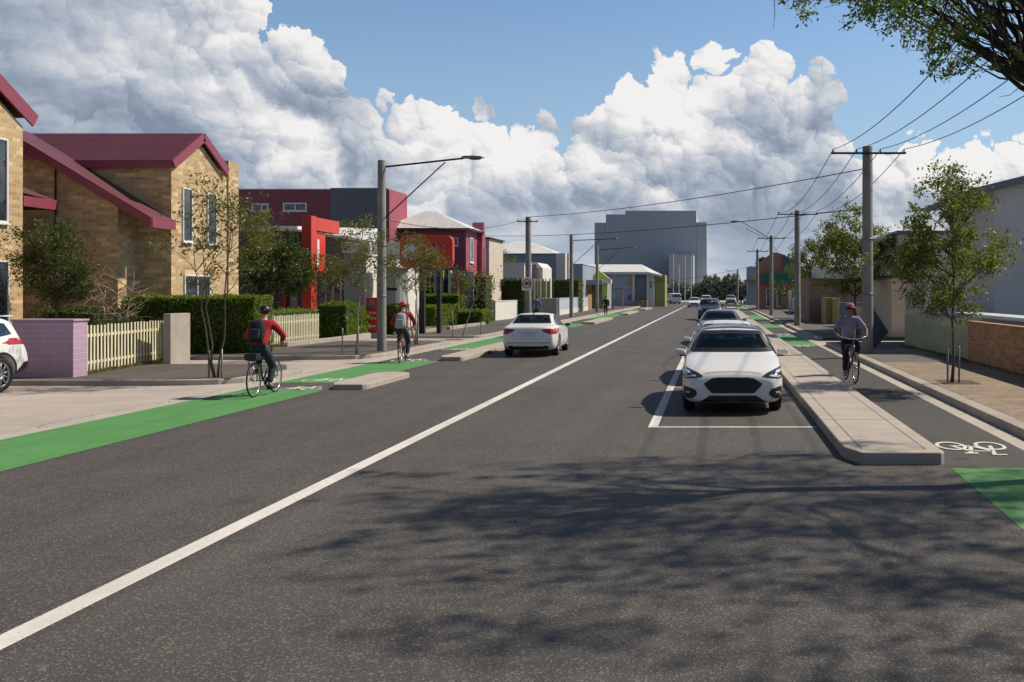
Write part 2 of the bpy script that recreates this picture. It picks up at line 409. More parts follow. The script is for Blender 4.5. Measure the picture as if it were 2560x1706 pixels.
# ---------------------------------------------------------------- sky, sun, camera
SUN_DIR = Vector((0.74, 0.38, 0.93)).normalized()     # towards the sun
def build_world():
    w = bpy.data.worlds.new("World"); SC.world = w; w.use_nodes = True
    t = NT(w.node_tree)
    sky = t.n('ShaderNodeTexSky', sky_type='NISHITA'); sky.sun_disc = False
    sky.sun_elevation = math.asin(SUN_DIR.z); sky.sun_rotation = math.atan2(SUN_DIR.x, SUN_DIR.y)
    sky.air_density = 1.0; sky.dust_density = .6; sky.ozone_density = 1.6
    g = t.n('ShaderNodeTexCoord').outputs['Generated']
    P = t.sep(g)
    az = t.m('ARCTAN2', P[0], P[1]); el = t.m('ARCSINE', P[2])
    # cloud-top outline: elevation (rad) against azimuth (rad)
    pts = [(-900,-500),(-300,-420),(0,-230),(200,-220),(420,-190),(540,-110),(600,-30),(632,25),(700,62),(745,70),(785,120),(815,172),(880,190),(920,226),(965,208),(1010,224),
           (1060,248),(1110,226),(1150,212),(1190,262),(1240,262),(1290,284),(1340,262),(1352,205),(1400,178),(1440,182),(1500,152),(1530,112),(1600,118),(1650,88),(1720,76),
           (1775,92),(1795,132),(1860,142),(1915,168),(1945,230),(1958,322),(2020,322),(2075,306),(2130,312),(2200,345),(2260,325),(2353,306),(2500,290),(3000,330),(4500,300)]
    A0, A1 = -1.0, 1.0
    cv = t.n('ShaderNodeFloatCurve'); mp = cv.mapping; c = mp.curves[0]
    H0, H1 = -.1, .5
    pp = []
    for px, py in pts:
        a = math.atan2(px - HX, F); e = math.atan2(HY - py - 6, math.hypot(px - HX, F))
        pp.append(((a - A0)/(A1 - A0), (e - H0)/(H1 - H0)))
    pp = [p for p in pp if 0 < p[0] < 1]
    c.points[0].location = (0, pp[0][1]); c.points[1].location = (1, pp[-1][1])
    for p in pp: c.points.new(*p)
    for p in c.points: p.handle_type = 'AUTO_CLAMPED'
    mp.update()
    q = t.v(az, el)
    def warp(u, v, s, amp, det=5, ro=.6):
        n = t.n('ShaderNodeTexNoise', noise_dimensions='2D'); t.put(n.inputs[0], t.v(u, v)); n.inputs['Scale'].default_value = s; n.inputs['Detail'].default_value = det; n.inputs['Roughness'].default_value = ro
        k = t.sep(n.outputs[1])
        return (t.m('ADD', u, t.m('MULTIPLY', t.m('SUBTRACT', k[0], .5), amp)), t.m('ADD', v, t.m('MULTIPLY', t.m('SUBTRACT', k[1], .5), amp)))
    u0, v0 = warp(az, el, 11, .060, 6, .6)
    u0, v0 = warp(u0, v0, 60, .010, 4, .6)
    L = (.50, .86)
    def puffs(u, v, s, sm=0.0):
        vn = t.n('ShaderNodeTexVoronoi', voronoi_dimensions='2D', feature='SMOOTH_F1' if sm else 'F1'); t.put(vn.inputs['Vector'], t.v(u, v)); vn.inputs['Scale'].default_value = s
        if sm: vn.inputs['Smoothness'].default_value = sm
        d = vn.outputs['Distance']; c = t.sep(vn.outputs['Position'])
        h = t.m('SUBTRACT', 1, t.m('MULTIPLY', d, d))
        lit = t.m('MULTIPLY', t.m('ADD', t.m('MULTIPLY', t.m('SUBTRACT', u, c[0]), L[0]), t.m('MULTIPLY', t.m('SUBTRACT', v, c[1]), L[1])), s)
        return h, lit, c, vn.outputs['Color']
    h1, l1, c1, k1 = puffs(u0, v0, 11, .35)
    h2, l2, c2, k2 = puffs(u0, v0, 27, .22)
    h3, l3, c3, k3 = puffs(u0, v0, 64, .15)
    h4, l4, c4, k4 = puffs(u0, v0, 150, .12)
    ue = t.m('ADD', t.m('MULTIPLY', az, .35), t.m('MULTIPLY', c2[0], .65)); ve = t.m('ADD', t.m('MULTIPLY', el, .35), t.m('MULTIPLY', c2[1], .65))
    t.put(cv.inputs['Value'], t.m('DIVIDE', t.m('SUBTRACT', ue, A0), A1 - A0, clamp=True))
    H = t.m('ADD', t.m('MULTIPLY', cv.outputs[0], H1 - H0), H0)
    depth = t.m('SUBTRACT', H, ve)
    edge = t.m('ADD', depth, t.m('ADD', t.m('MULTIPLY', t.m('SUBTRACT', h2, .86), .055), t.m('ADD', t.m('MULTIPLY', t.m('SUBTRACT', h3, .85), .020), t.m('MULTIPLY', t.m('SUBTRACT', h4, .85), .009))))
    dens = t.mr(edge, -.0008, .0038, 0, 1, True)
    # relief strength: crisp near the tops, melting into flat grey decks low down and on the far left
    relief = t.m('MULTIPLY', t.mr(el, .02, .105, .35, 1, True), t.mr(az, -.68, -.42, .45, 1, True))
    soft = t.n('ShaderNodeTexNoise', noise_dimensions='2D'); t.put(soft.inputs[0], t.v(t.m('MULTIPLY', az, 1.0), t.m('MULTIPLY', el, 2.6))); soft.inputs['Scale'].default_value = 5.2; soft.inputs['Detail'].default_value = 7; soft.inputs['Roughness'].default_value = .55
    bg = t.mr(soft.outputs[0], .36, .64, -.5, .5)
    fine = t.n('ShaderNodeTexNoise', noise_dimensions='2D'); t.put(fine.inputs[0], t.v(u0, v0)); fine.inputs['Scale'].default_value = 48; fine.inputs['Detail'].default_value = 7; fine.inputs['Roughness'].default_value = .6
    fn = t.mr(fine.outputs[0], .3, .7, -.5, .5)
    lit = t.m('ADD', t.m('MULTIPLY', l1, .36), t.m('ADD', t.m('MULTIPLY', l2, .24), t.m('ADD', t.m('MULTIPLY', l3, .10), t.m('MULTIPLY', l4, .04))))
    crease = t.m('ADD', t.m('MULTIPLY', t.m('SUBTRACT', h2, .8), .22), t.m('MULTIPLY', t.m('SUBTRACT', h3, .8), .14))
    inner = t.mr(edge, .01, .15, 0, .33, True)
    shadeL = t.mr(az, -.66, -.22, .13, 0, True)
    low = t.mr(el, .15, .06, 0, .10, True)
    b = t.m('SUBTRACT', .93, t.m('ADD', inner, t.m('ADD', shadeL, low)))
    b = t.m('ADD', b, t.m('MULTIPLY', t.m('ADD', lit, crease), t.m('MULTIPLY', relief, 1.0)))
    b = t.m('ADD', b, t.m('ADD', t.m('MULTIPLY', bg, .40), t.m('MULTIPLY', fn, .07)))
    streak = t.n('ShaderNodeTexNoise', noise_dimensions='2D'); t.put(streak.inputs[0], t.v(az, t.m('MULTIPLY', el, 4.5))); streak.inputs['Scale'].default_value = 6; streak.inputs['Detail'].default_value = 8; streak.inputs['Roughness'].default_value = .58
    hz = t.mr(streak.outputs[0], .38, .62, .48, .93)
    fade = t.mr(el, .025, .092, 0, 1, True)
    b = t.m('ADD', t.m('MULTIPLY', b, fade), t.m('MULTIPLY', hz, t.m('SUBTRACT', 1, fade)))
    cr = t.n('ShaderNodeValToRGB'); t.put(cr.inputs[0], b)
    el_ = cr.color_ramp.elements
    el_[0].position = .25; el_[0].color = (.23, .29, .38, 1); el_[1].position = 1.0; el_[1].color = (.93, .915, .90, 1)
    for pos, cc in ((.45, (.33, .39, .49, 1)), (.62, (.47, .52, .60, 1)), (.78, (.66, .68, .725, 1)), (.9, (.83, .825, .83, 1))):
        e = el_.new(pos); e.color = cc
    hzc = t.mix(t.mr(el, .10, .0, 0, .7, True), cr.outputs[0], (.42, .52, .63))
    lpx = t.mix(t.mr(el, .30, .12, 0, .45, True), t.mix(1.0, sky.outputs[0], (.88, .98, 1.04), 'MULTIPLY'), (3.1, 4.2, 5.3))
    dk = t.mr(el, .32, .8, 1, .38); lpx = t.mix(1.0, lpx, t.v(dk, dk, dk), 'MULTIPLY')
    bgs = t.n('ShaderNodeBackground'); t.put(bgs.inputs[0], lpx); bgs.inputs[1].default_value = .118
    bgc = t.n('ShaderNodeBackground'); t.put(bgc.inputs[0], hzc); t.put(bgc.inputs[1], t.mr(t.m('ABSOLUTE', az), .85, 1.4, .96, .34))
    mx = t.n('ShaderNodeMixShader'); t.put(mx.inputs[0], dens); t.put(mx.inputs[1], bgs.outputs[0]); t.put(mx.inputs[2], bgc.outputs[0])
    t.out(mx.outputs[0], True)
    w.cycles.sampling_method = 'MANUAL'; w.cycles.sample_map_resolution = 512
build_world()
sl = bpy.data.lights.new('sun', 'SUN'); sl.energy = 5.0; sl.angle = R(.9); sl.color = (1.0, .89, .74)
so = bpy.data.objects.new('sun', sl); COL.objects.link(so)
so.rotation_euler = SUN_DIR.to_track_quat('Z', 'Y').to_euler()
cam = bpy.data.cameras.new('camera'); co = bpy.data.objects.new('camera', cam); COL.objects.link(co)
co.location = (0, 0, CH); co.rotation_euler = (R(90), 0, 0)
cam.sensor_width = 36; cam.lens = 36*F/2353; cam.shift_x = -(HX-1176.5)/2353; cam.shift_y = -(784-HY)/2353
cam.clip_start = .1; cam.clip_end = 6000
SC.camera = co
SC.view_settings.view_transform = 'Standard'; SC.view_settings.look = 'None'; SC.view_settings.exposure = 0

# ---------------------------------------------------------------- vegetation
def leaf_quads(mb, rnd, pts, size, up=.3):
    for p in pts:
        s = size * rnd.uniform(.6, 1.35)
        n = Vector((rnd.gauss(0,1), rnd.gauss(0,1), rnd.gauss(0,1) + up))
        if n.length < .01: continue
        n.normalize(); a = n.orthogonal().normalized(); a.rotate(Matrix.Rotation(rnd.uniform(0, 6.28), 3, n)); b = n.cross(a)
        p = Vector(p); tip = p + a*s; 
        w = s*rnd.uniform(.3, .45)
        mb.add([p - a*s*.6, p + b*w + a*.1*s, tip, p - b*w + a*.1*s], [(0,1,2,3)])

def branchy(mb, rnd, a, b, r0, r1, sag=.1, seg=5, n=5):
    a, b = Vector(a), Vector(b); d = b - a; L = d.length
    off = Vector((rnd.uniform(-1,1), rnd.uniform(-1,1), rnd.uniform(-.3,.6)))*L*sag
    pts = []; rs = []
    for i in range(seg+1):
        t = i/seg; p = a + d*t + off*math.sin(math.pi*t)
        if 0 < i < seg: p += Vector((rnd.uniform(-1,1), rnd.uniform(-1,1), rnd.uniform(-1,1)))*L*.02
        pts.append(p); rs.append(r0 + (r1-r0)*t)
    mb.tube(pts, rs, n)
    return pts

def make_tree(name, label, cat, base, height, crown, trunk_r=.04, clear=.4, nclump=26, leaves=2600, lsize=.055, leaf='leaf_street',
              bark='bark', seed=1, group=None, clumps=None, clump_r=.32, lean=(0,0), multi=1, twigs=5, kind='thing', limb_n=5):
    """crown: (rx, ry, z_centre, rz) of the crown ellipsoid above the base"""
    rnd = random.Random(seed)
    t = thing(name, label, cat, base, 0, group)
    bx, by, bz = base; rx, ry, zc, rz = crown
    cl = []
    if clumps: cl = [(Vector((bx+a, by+b, bz+c)), r) for a, b, c, r in clumps]
    tries = 0
    while len(cl) < nclump and tries < 4000:
        tries += 1
        p = Vector((rnd.uniform(-1,1), rnd.uniform(-1,1), rnd.uniform(-1,1)))
        if .25 < p.length <= 1:
            # narrower at the top, open underneath
            k = 1 - .38*max(0, p.z)
            q = Vector((bx + lean[0] + p.x*rx*k, by + lean[1] + p.y*ry*k, bz + zc + p.z*rz))
            if all((q - c).length > clump_r*.62 for c, _ in cl) or tries > 1500:
                cl.append((q, clump_r*rnd.uniform(.6, 1.25)))
    tb = MB()
    stems = []
    ztop = bz + zc + rz*.75
    for s in range(multi):
        ang = rnd.uniform(0, 6.28); sp = 0 if multi == 1 else .3
        ox, oy = math.cos(ang)*sp, math.sin(ang)*sp
        top = Vector((bx + lean[0]*.9 + ox*1.6, by + lean[1]*.9 + oy, ztop - (0 if s == 0 else rz*.5)))
        a = Vector((bx + ox*.12, by + oy*.12, bz - .05)); pts = []; rs = []
        nn = 9
        for i in range(nn+1):
            u = i/nn; p = a.lerp(top, u)
            if i: p += Vector((rnd.uniform(-1,1), rnd.uniform(-1,1), 0))*height*.011
            p += Vector((ox, oy, 0))*math.sin(u*2.2)*.35
            pts.append(p); rs.append(trunk_r*(1.25 if i == 0 else (1-.86*u)))
        tb.tube(pts, rs, 7); stems.append(pts)
    lb = MB()
    per = max(1, leaves // max(1, len(cl)))
    for q, r in cl:
        st = rnd.choice(stems); cand = [p for p in st if p.z < q.z - .12*height*.5 and p.z > bz + clear*height*.8] or [st[len(st)//2]]
        a = min(cand, key=lambda p: abs((q.z - p.z) - (q - p).length*.62))
        bp = branchy(tb, rnd, a, q, trunk_r*.38, trunk_r*.12, .10, 5, limb_n)
        tips = []
        for k in range(twigs):
            e = q + Vector((rnd.gauss(0,1), rnd.gauss(0,1), rnd.gauss(0,.8)))*r*.75
            branchy(tb, rnd, rnd.choice(bp[2:]), e, trunk_r*.12, trunk_r*.05, .12, 3, 3)
            tips.append(e)
        pl = []
        cnt = int(per*(r/clump_r)**2)
        for k in range(cnt):
            c = rnd.choice(tips) if rnd.random() < .75 else q
            pl.append(c + Vector((rnd.gauss(0,1), rnd.gauss(0,1), rnd.gauss(0,.75)))*r*.36)
        leaf_quads(lb, rnd, pl, lsize)
    tb.build('trunk', M[bark], t, smooth=True)
    if leaf: lb.build('crown', M[leaf], t)
    return t

def leaf_box(name, label, x0, x1, y0, y1, z0, z1, n, ls=.05, leaf='leaf_hedge', seed=3, group=None, rough=.07, cat='hedge', rnd_top=0):
    rnd = random.Random(seed)
    t = thing(name, label, cat, ((x0+x1)/2, (y0+y1)/2, z0), 0, group)
    lx, ly, lz = x1-x0, y1-y0, z1-z0
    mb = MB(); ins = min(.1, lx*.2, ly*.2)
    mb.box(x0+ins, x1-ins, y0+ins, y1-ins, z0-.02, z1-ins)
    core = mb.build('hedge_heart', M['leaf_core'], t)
    lb = MB(); pts = []
    areas = [(ly*lz, 0), (ly*lz, 1), (lx*lz*1.3, 2), (lx*lz*.5, 3), (lx*ly*1.2, 4)]
    tot = sum(a for a, _ in areas)
    from mathutils import noise as mn
    for a, k in areas:
        for i in range(int(n*a/tot)):
            u, v = rnd.random(), rnd.random(); e = abs(rnd.gauss(0, .05)) 
            if k == 0: p = [x0, y0+u*ly, z0+v*lz]; nm = (-1,0,0)
            elif k == 1: p = [x1, y0+u*ly, z0+v*lz]; nm = (1,0,0)
            elif k == 2: p = [x0+u*lx, y0, z0+v*lz]; nm = (0,-1,0)
            elif k == 3: p = [x0+u*lx, y1, z0+v*lz]; nm = (0,1,0)
            else: p = [x0+u*lx, y0+v*ly, z1]; nm = (0,0,1)
            w = mn.noise(Vector(p)*2.3)*rough + mn.noise(Vector(p)*7)*rough*.6 - e*1.1 + (.06 if rnd.random() < .04 else 0)
            if rnd_top and p[2] > z1 - rnd_top:
                cx, cy = (x0+x1)/2, (y0+y1)/2; f = (p[2]-(z1-rnd_top))/rnd_top
                p[0] = cx + (p[0]-cx)*(1-.28*f); p[1] = cy + (p[1]-cy)*(1-.28*f)
            pts.append(Vector(p) + Vector(nm)*w)
    leaf_quads(lb, rnd, pts, ls, .5)
    lb.build('foliage', M[leaf], t)
    return t

# ---------------------------------------------------------------- surfaces grown from joints
def skin_mesh(joints, edges, root=0, sub=2):
    """joints: list of (xyz, radius or (rx, ry)); returns verts, faces"""
    me = bpy.data.meshes.new('tmp'); me.from_pydata([j[0] for j in joints], edges, [])
    o = bpy.data.objects.new('tmp', me); COL.objects.link(o)
    sk = o.modifiers.new('s', 'SKIN'); sk.use_smooth_shade = True
    lay = me.skin_vertices[0] if me.skin_vertices else None
    if lay is None:
        bm = bmesh.new(); bm.from_mesh(me); bm.verts.layers.skin.verify(); bm.to_mesh(me); bm.free(); lay = me.skin_vertices[0]
    for i, j in enumerate(joints):
        r = j[1]; lay.data[i].radius = (r, r) if not hasattr(r, '__len__') else r
        lay.data[i].use_root = (i == root)
    ss = o.modifiers.new('u', 'SUBSURF'); ss.levels = sub; ss.render_levels = sub
    dg = bpy.context.evaluated_depsgraph_get(); dg.update()
    e = o.evaluated_get(dg); m2 = e.to_mesh()
    vs = [tuple(v.co) for v in m2.vertices]; fs = [tuple(p.vertices) for p in m2.polygons]
    e.to_mesh_clear(); bpy.data.objects.remove(o); bpy.data.meshes.remove(me)
    return vs, fs

def hand(mb, wrist, direction, side, grip=True, s=1.0):
    """palm, four unequal bent fingers and a thumb; fingers curl around a bar running along `side` axis"""
    d = Vector(direction).normalized(); sd = Vector(side).normalized(); dn = d.cross(sd).normalized()
    if dn.z > 0: dn = -dn
    w = Vector(wrist)
    palm = w + d*.045*s
    mb.tube([w - d*.01, palm, w + d*.085*s], [.022*s, .034*s, .030*s], 8)
    for i, L in enumerate((.070, .078, .073, .058)):
        b = w + d*.080*s + sd*(i-1.5)*.019*s
        if grip: pts = [b, b + d*.022*s + dn*.010*s, b + d*.022*s + dn*.040*s, b - d*.006*s + dn*.050*s]
        else: pts = [b, b + d*L*.4*s + dn*.006*s, b + d*L*.7*s + dn*.02*s, b + d*L*.85*s + dn*.042*s]
        mb.tube(pts, [.0095*s, .009*s, .0085*s, .007*s], 6)
    b = w + d*.03*s - sd*.032*s
    mb.tube([b, b + d*.03*s - sd*.012*s + dn*.018*s, b + d*.045*s + sd*.004*s + dn*.042*s], [.012*s, .010*s, .008*s], 6)

def make_person(label, loc, rz, J, skin, top, trousers, shoe, hair, headgear=None, bulk=1.0, group=None, jacket_name='jumper', sleeves='long', face_dir=1, glasses=False, extra=None):
    """J: dict of joints in local coordinates (y forward, z up)"""
    t = thing('person', label, 'person', loc, rz, group)
    g = {k: Vector(v) for k, v in J.items()}
    def mid(a, b, u=.5): return a.lerp(b, u)
    # body: one continuous surface from pelvis to head, hands and feet
    js = []; ed = []; idx = {}
    def add(k, p, r, par=None):
        idx[k] = len(js); js.append((tuple(p), r))
        if par is not None: ed.append((idx[par], idx[k]))
    add('pel', g['pel'], .10); add('waist', mid(g['pel'], g['chest'], .45), .09, 'pel')
    add('chest', g['chest'], .10, 'waist'); add('up', mid(g['chest'], g['neck'], .55), .08, 'chest')
    add('neck', g['neck'], .052, 'up'); 
    hd = g['head']; nk = g['neck']
    add('jaw', nk.lerp(hd, .45) + Vector((0, .012, 0)), (.058, .062), 'neck'); add('head', hd, (.078, .095), 'jaw'); add('crn', hd + Vector((0, -.005, .075)), (.062, .078), 'head')
    for s, q in (('l', -1), ('r', 1)):
        add('sh'+s, g['sh'+s], .058, 'up'); add('el'+s, g['el'+s], .043, 'sh'+s); add('wr'+s, g['wr'+s], .026, 'el'+s)
        add('hip'+s, g['hip'+s], .088, 'pel'); add('kn'+s, g['kn'+s], .058, 'hip'+s)
        cf = g['kn'+s].lerp(g['an'+s], .35); add('cf'+s, cf, .052, 'kn'+s); add('an'+s, g['an'+s], .034, 'cf'+s)
        add('to'+s, g['to'+s], .032, 'an'+s)
    vs, fs = skin_mesh(js, ed)
    b = MB(); b.add(vs, fs)
    # face: nose, brows, ears, lips, eyes
    f = MB(); fd = Vector((0, 1, 0))
    b.tube([hd + Vector((0, .088, .022)), hd + Vector((0, .112, -.012)), hd + Vector((0, .094, -.022))], [.008, .014, .009], 6)
    for s in (-1, 1):
        b.ball(hd + Vector((s*.082, 0, 0)), (.010, .022, .032), 8, 6)
        b.ball(hd + Vector((s*.032, .088, .030)), (.020, .008, .006), 8, 5)
    b.ball(hd + Vector((0, .086, -.046)), (.024, .010, .008), 8, 5)
    for s, q in (('l', -1), ('r', 1)):
        d = (g['wr'+s] - g['el'+s]).normalized()
        hand(b, g['wr'+s], g.get('hd'+s, d), (1, 0, 0) if q > 0 else (-1, 0, 0))
    body = b.build('body', M[skin], t, smooth=True, world=False)
    e = MB()
    for s in (-1, 1): e.ball(hd + Vector((s*.032, .090, .018)), (.011, .008, .007), 8, 6)
    e.build('eyes', M['black'], t, smooth=True, world=False)
    # hair
    h = MB(); h.ball(hd + Vector((0, -.018, .035)), (.088, .098, .095), 16, 10); h.build('hair', M[hair], t, smooth=True, world=False)
    # top: torso and sleeves, slightly larger
    js = []; ed = []; idx = {}
    lo = mid(g['pel'], g['chest'], -.10) 
    add('hem', lo, (.150, .125)); add('w', mid(g['pel'], g['chest'], .4), (.150, .125), 'hem'); add('c', g['chest'], (.172, .135), 'w')
    add('u', mid(g['chest'], g['neck'], .6), (.125, .10), 'c'); add('n', mid(g['chest'], g['neck'], .92), .064, 'u')
    for s in 'lr':
        add('s'+s, g['sh'+s], .074, 'u'); m_ = mid(g['sh'+s], g['el'+s], .55); add('m'+s, m_, .064, 's'+s)
        if sleeves == 'long':
            add('e'+s, g['el'+s], .058, 'm'+s); add('f'+s, mid(g['el'+s], g['wr'+s], .5), .048, 'e'+s); add('w'+s, mid(g['el'+s], g['wr'+s], .93), .037, 'f'+s)
        else:
            add('e'+s, mid(g['sh'+s], g['el'+s], .88), .062, 'm'+s)
    js = [(p, tuple(q*bulk for q in r) if hasattr(r, '__len__') else r*bulk) for p, r in js]
    vs, fs = skin_mesh(js, ed); b = MB(); b.add(vs, fs); b.build(jacket_name, M[top], t, smooth=True, world=False)
    js = []; ed = []; idx = {}
    add('p', g['pel'] + Vector((0, 0, .03)), (.148, .125)); add('q', g['pel'] - Vector((0, 0, .05)), (.14, .12), 'p')
    for s in 'lr':
        add('h'+s, g['hip'+s], .104, 'q'); add('t'+s, mid(g['hip'+s], g['kn'+s], .55), .090, 'h'+s); add('k'+s, g['kn'+s], .074, 't'+s)
        add('c'+s, mid(g['kn'+s], g['an'+s], .5), .064, 'k'+s); add('a'+s, mid(g['kn'+s], g['an'+s], .92), .056, 'c'+s)
    js = [(p, tuple(q*(1+(bulk-1)*.6) for q in r) if hasattr(r, '__len__') else r*(1+(bulk-1)*.6)) for p, r in js]
    vs, fs = skin_mesh(js, ed); b = MB(); b.add(vs, fs); b.build('trousers', M[trousers], t, smooth=True, world=False)
    for s in 'lr':
        a = g['an'+s]; to = g['to'+s]; d = (to - a); d.z = 0; d.normalize()
        b = MB(); lowz = min(a.z, to.z)
        b.tube([a - d*.06 + Vector((0,0,-.045)), a + Vector((0,0,-.035)), a.lerp(to, .6) + Vector((0,0,-.03)), to + d*.03 + Vector((0,0,-.012))], [.034, .046, .042, .026], 10)
        b.build('shoe', M[shoe], t, smooth=True, world=False)
    if headgear:
        b = MB(); kind, mt = headgear
        if kind == 'helmet':
            prof = [(.108, -.005), (.114, .02), (.108, .06), (.085, .098), (.05, .118), (.001, .125)]
            b.lathe(prof, hd + Vector((0, -.008, .015)), 'z', 20); b.ball(hd + Vector((0, -.10, .04)), (.06, .03, .035), 10, 6)
            b.build('helmet', M[mt], t, smooth=True, world=False)
        elif kind == 'hat':
            b.lathe([(.098, .03), (.102, .06), (.096, .11), (.070, .132), (.001, .135)], hd + Vector((0, -.005, .015)), 'z', 20)
            c = b.build('hat', M[mt], t, smooth=True, world=False)
            b = MB(); b.lathe([(.096, .052), (.150, .036), (.152, .028), (.096, .036)], hd + Vector((0, .01, .015)), 'z', 24); b.build('brim', M['black'], c, smooth=True, world=False)
    if glasses:
        b = MB()
        for s in (-1, 1): b.ball(hd + Vector((s*.034, .098, .018)), (.028, .010, .018), 10, 6)
        b.tube([hd + Vector((-.08, .02, .02)), hd + Vector((-.06, .09, .02)), hd + Vector((.06, .09, .02)), hd + Vector((.08, .02, .02))], .004, 5)
        b.build('sunglasses', M['black'], t, smooth=True, world=False)
    return t

# ---------------------------------------------------------------- bicycle
def make_bicycle(label, loc, rz, frame_mat, rack=True, fenders=False, box=False, hw=.29):
    t = thing('bicycle', label, 'bicycle', loc, rz, None); wr = .345
    RA, FA, BB = Vector((0,-.50,wr)), Vector((0,.55,wr)), Vector((0,-.06,.29))
    ST, HT, HB = Vector((0,-.22,.80)), Vector((0,.36,.86)), Vector((0,.39,.74))
    fr = MB()
    for a, b, r in ((BB, ST, .016), (ST, HT + Vector((0,0,-.03)), .015), (BB, HB, .018), (HT, HB, .019)): fr.tube([a, b], r, 8)
    for s in (-1, 1):
        fr.tube([BB + Vector((s*.02,0,0)), RA + Vector((s*.06,0,0))], .010, 6); fr.tube([ST + Vector((s*.015,0,-.05)), RA + Vector((s*.06,0,0))], .008, 6)
    fr.tube([ST, ST + Vector((0,-.03,.12))], .013, 8)
    fo = fr.build('frame', M[frame_mat], t, smooth=True, world=False)
    fk = MB(); 
    for s in (-1, 1): fk.tube([HB + Vector((0,0,-.02)), HB + Vector((s*.05,.02,-.06)), FA + Vector((s*.055,-.02,.1)), FA + Vector((s*.055,0,0))], .010, 6)
    fk.tube([HT, HT + Vector((0,-.03,.14))], .012, 8)
    fk.build('fork', M[frame_mat], t, smooth=True, world=False)
    for c in (RA, FA):
        w = MB(); w.lathe([(.02,-.035),(.024,-.02),(.024,.02),(.02,.035)], c, 'x', 12, True)
        for k in range(18):
            a = 2*math.pi*k/18; w.tube([c + Vector((.015*(-1)**k, .02*math.cos(a), .02*math.sin(a))), c + Vector((0, (wr-.04)*math.cos(a+.25), (wr-.04)*math.sin(a+.25)))], .0016, 3)
        wo = w.build('wheel', M['steel_bright'], t, smooth=True, world=False)
        ty = MB(); ty.tube([c + Vector((0, (wr-.017)*math.cos(2*math.pi*k/40), (wr-.017)*math.sin(2*math.pi*k/40))) for k in range(40)], .017, 8, closed=True)
        ty.build('tyre', M['rubber'], wo, smooth=True, world=False)
        ri = MB(); ri.tube([c + Vector((0, (wr-.038)*math.cos(2*math.pi*k/40), (wr-.038)*math.sin(2*math.pi*k/40))) for k in range(40)], .010, 6, closed=True)
        ri.build('rim', M['steel_bright'], wo, smooth=True, world=False)
    hb = MB(); h = HT + Vector((0,-.03,.14))
    hb.tube([h + Vector((-hw,-.10,.06)), h + Vector((-hw+.07,-.04,.06)), h + Vector((-.12,.03,.01)), h, h + Vector((.12,.03,.01)), h + Vector((hw-.07,-.04,.06)), h + Vector((hw,-.10,.06))], .0125, 8)
    ho = hb.build('handlebar', M['steel_bright'], t, smooth=True, world=False)
    gr = MB()
    for s in (-1, 1): gr.tube([h + Vector((s*(hw-.07),-.04,.06)), h + Vector((s*(hw+.01),-.11,.06))], .018, 8)
    gr.build('grips', M['black'], ho, smooth=True, world=False)
    sd = MB(); sc_ = ST + Vector((0,-.03,.13)); sd.tube([sc_ + Vector((0,-.12,.02)), sc_ + Vector((0,-.06,.02)), sc_ + Vector((0,.05,.015)), sc_ + Vector((0,.14,.01))], [.05, .075, .04, .02], 10)
    sd.build('saddle', M['black'], t, smooth=True, world=False)
    cr = MB(); cr.lathe([(.001,.05),(.09,.05),(.09,.056),(.001,.056)], BB, 'x', 24)
    cr.tube([BB + Vector((.06,0,0)), BB + Vector((.08,.02,-.165))], .009, 6); cr.tube([BB + Vector((-.06,0,0)), BB + Vector((-.08,-.02,.165))], .009, 6)
    co_ = cr.build('crank', M['dark_steel'], t, smooth=True, world=False)
    for s, z in ((1,-.165), (-1,.165)):
        p = MB(); p.box(*sorted((s*.09, s*.17)), -.06+.02*s-.045, -.06+.02*s+.045, BB.z+z-.01, BB.z+z+.012); p.build('pedal', M['black'], co_, world=False)
    if rack:
        k = MB(); z = .74
        for s in (-1, 1):
            k.tube([Vector((s*.06,-.28,z)), Vector((s*.06,-.66,z))], .006, 5); k.tube([Vector((s*.06,-.60,z)), RA + Vector((s*.065,0,0))], .006, 5)
        for y in (-.3,-.42,-.54,-.66): k.tube([Vector((-.06,y,z)), Vector((.06,y,z))], .005, 5)
        k.build('rack', M['dark_steel'], t, smooth=True, world=False)
    if box:
        k = MB(); k.box(-.12,.12,-.68,-.42,.75,.88); k.build('rear_bag', M['black'], t, bevel=.02, world=False)
        k = MB(); k.box(-.03,.03,-.70,-.68,.66,.70); k.build('reflector', M['red_lamp'], t, world=False)
    if fenders:
        for c in (RA, FA):
            k = MB(); pts = [c + Vector((0, (wr+.02)*math.cos(a), (wr+.02)*math.sin(a))) for a in [R(10 + 14*i) for i in range(12)]]
            vs = []; 
            for p in pts: vs += [p + Vector((-.028,0,0)), p + Vector((.028,0,0))]
            k.add(vs, [(2*i, 2*i+1, 2*i+3, 2*i+2) for i in range(len(pts)-1)])
            k.build('mudguard', M['dark_steel'], t, smooth=True, world=False)
    return t

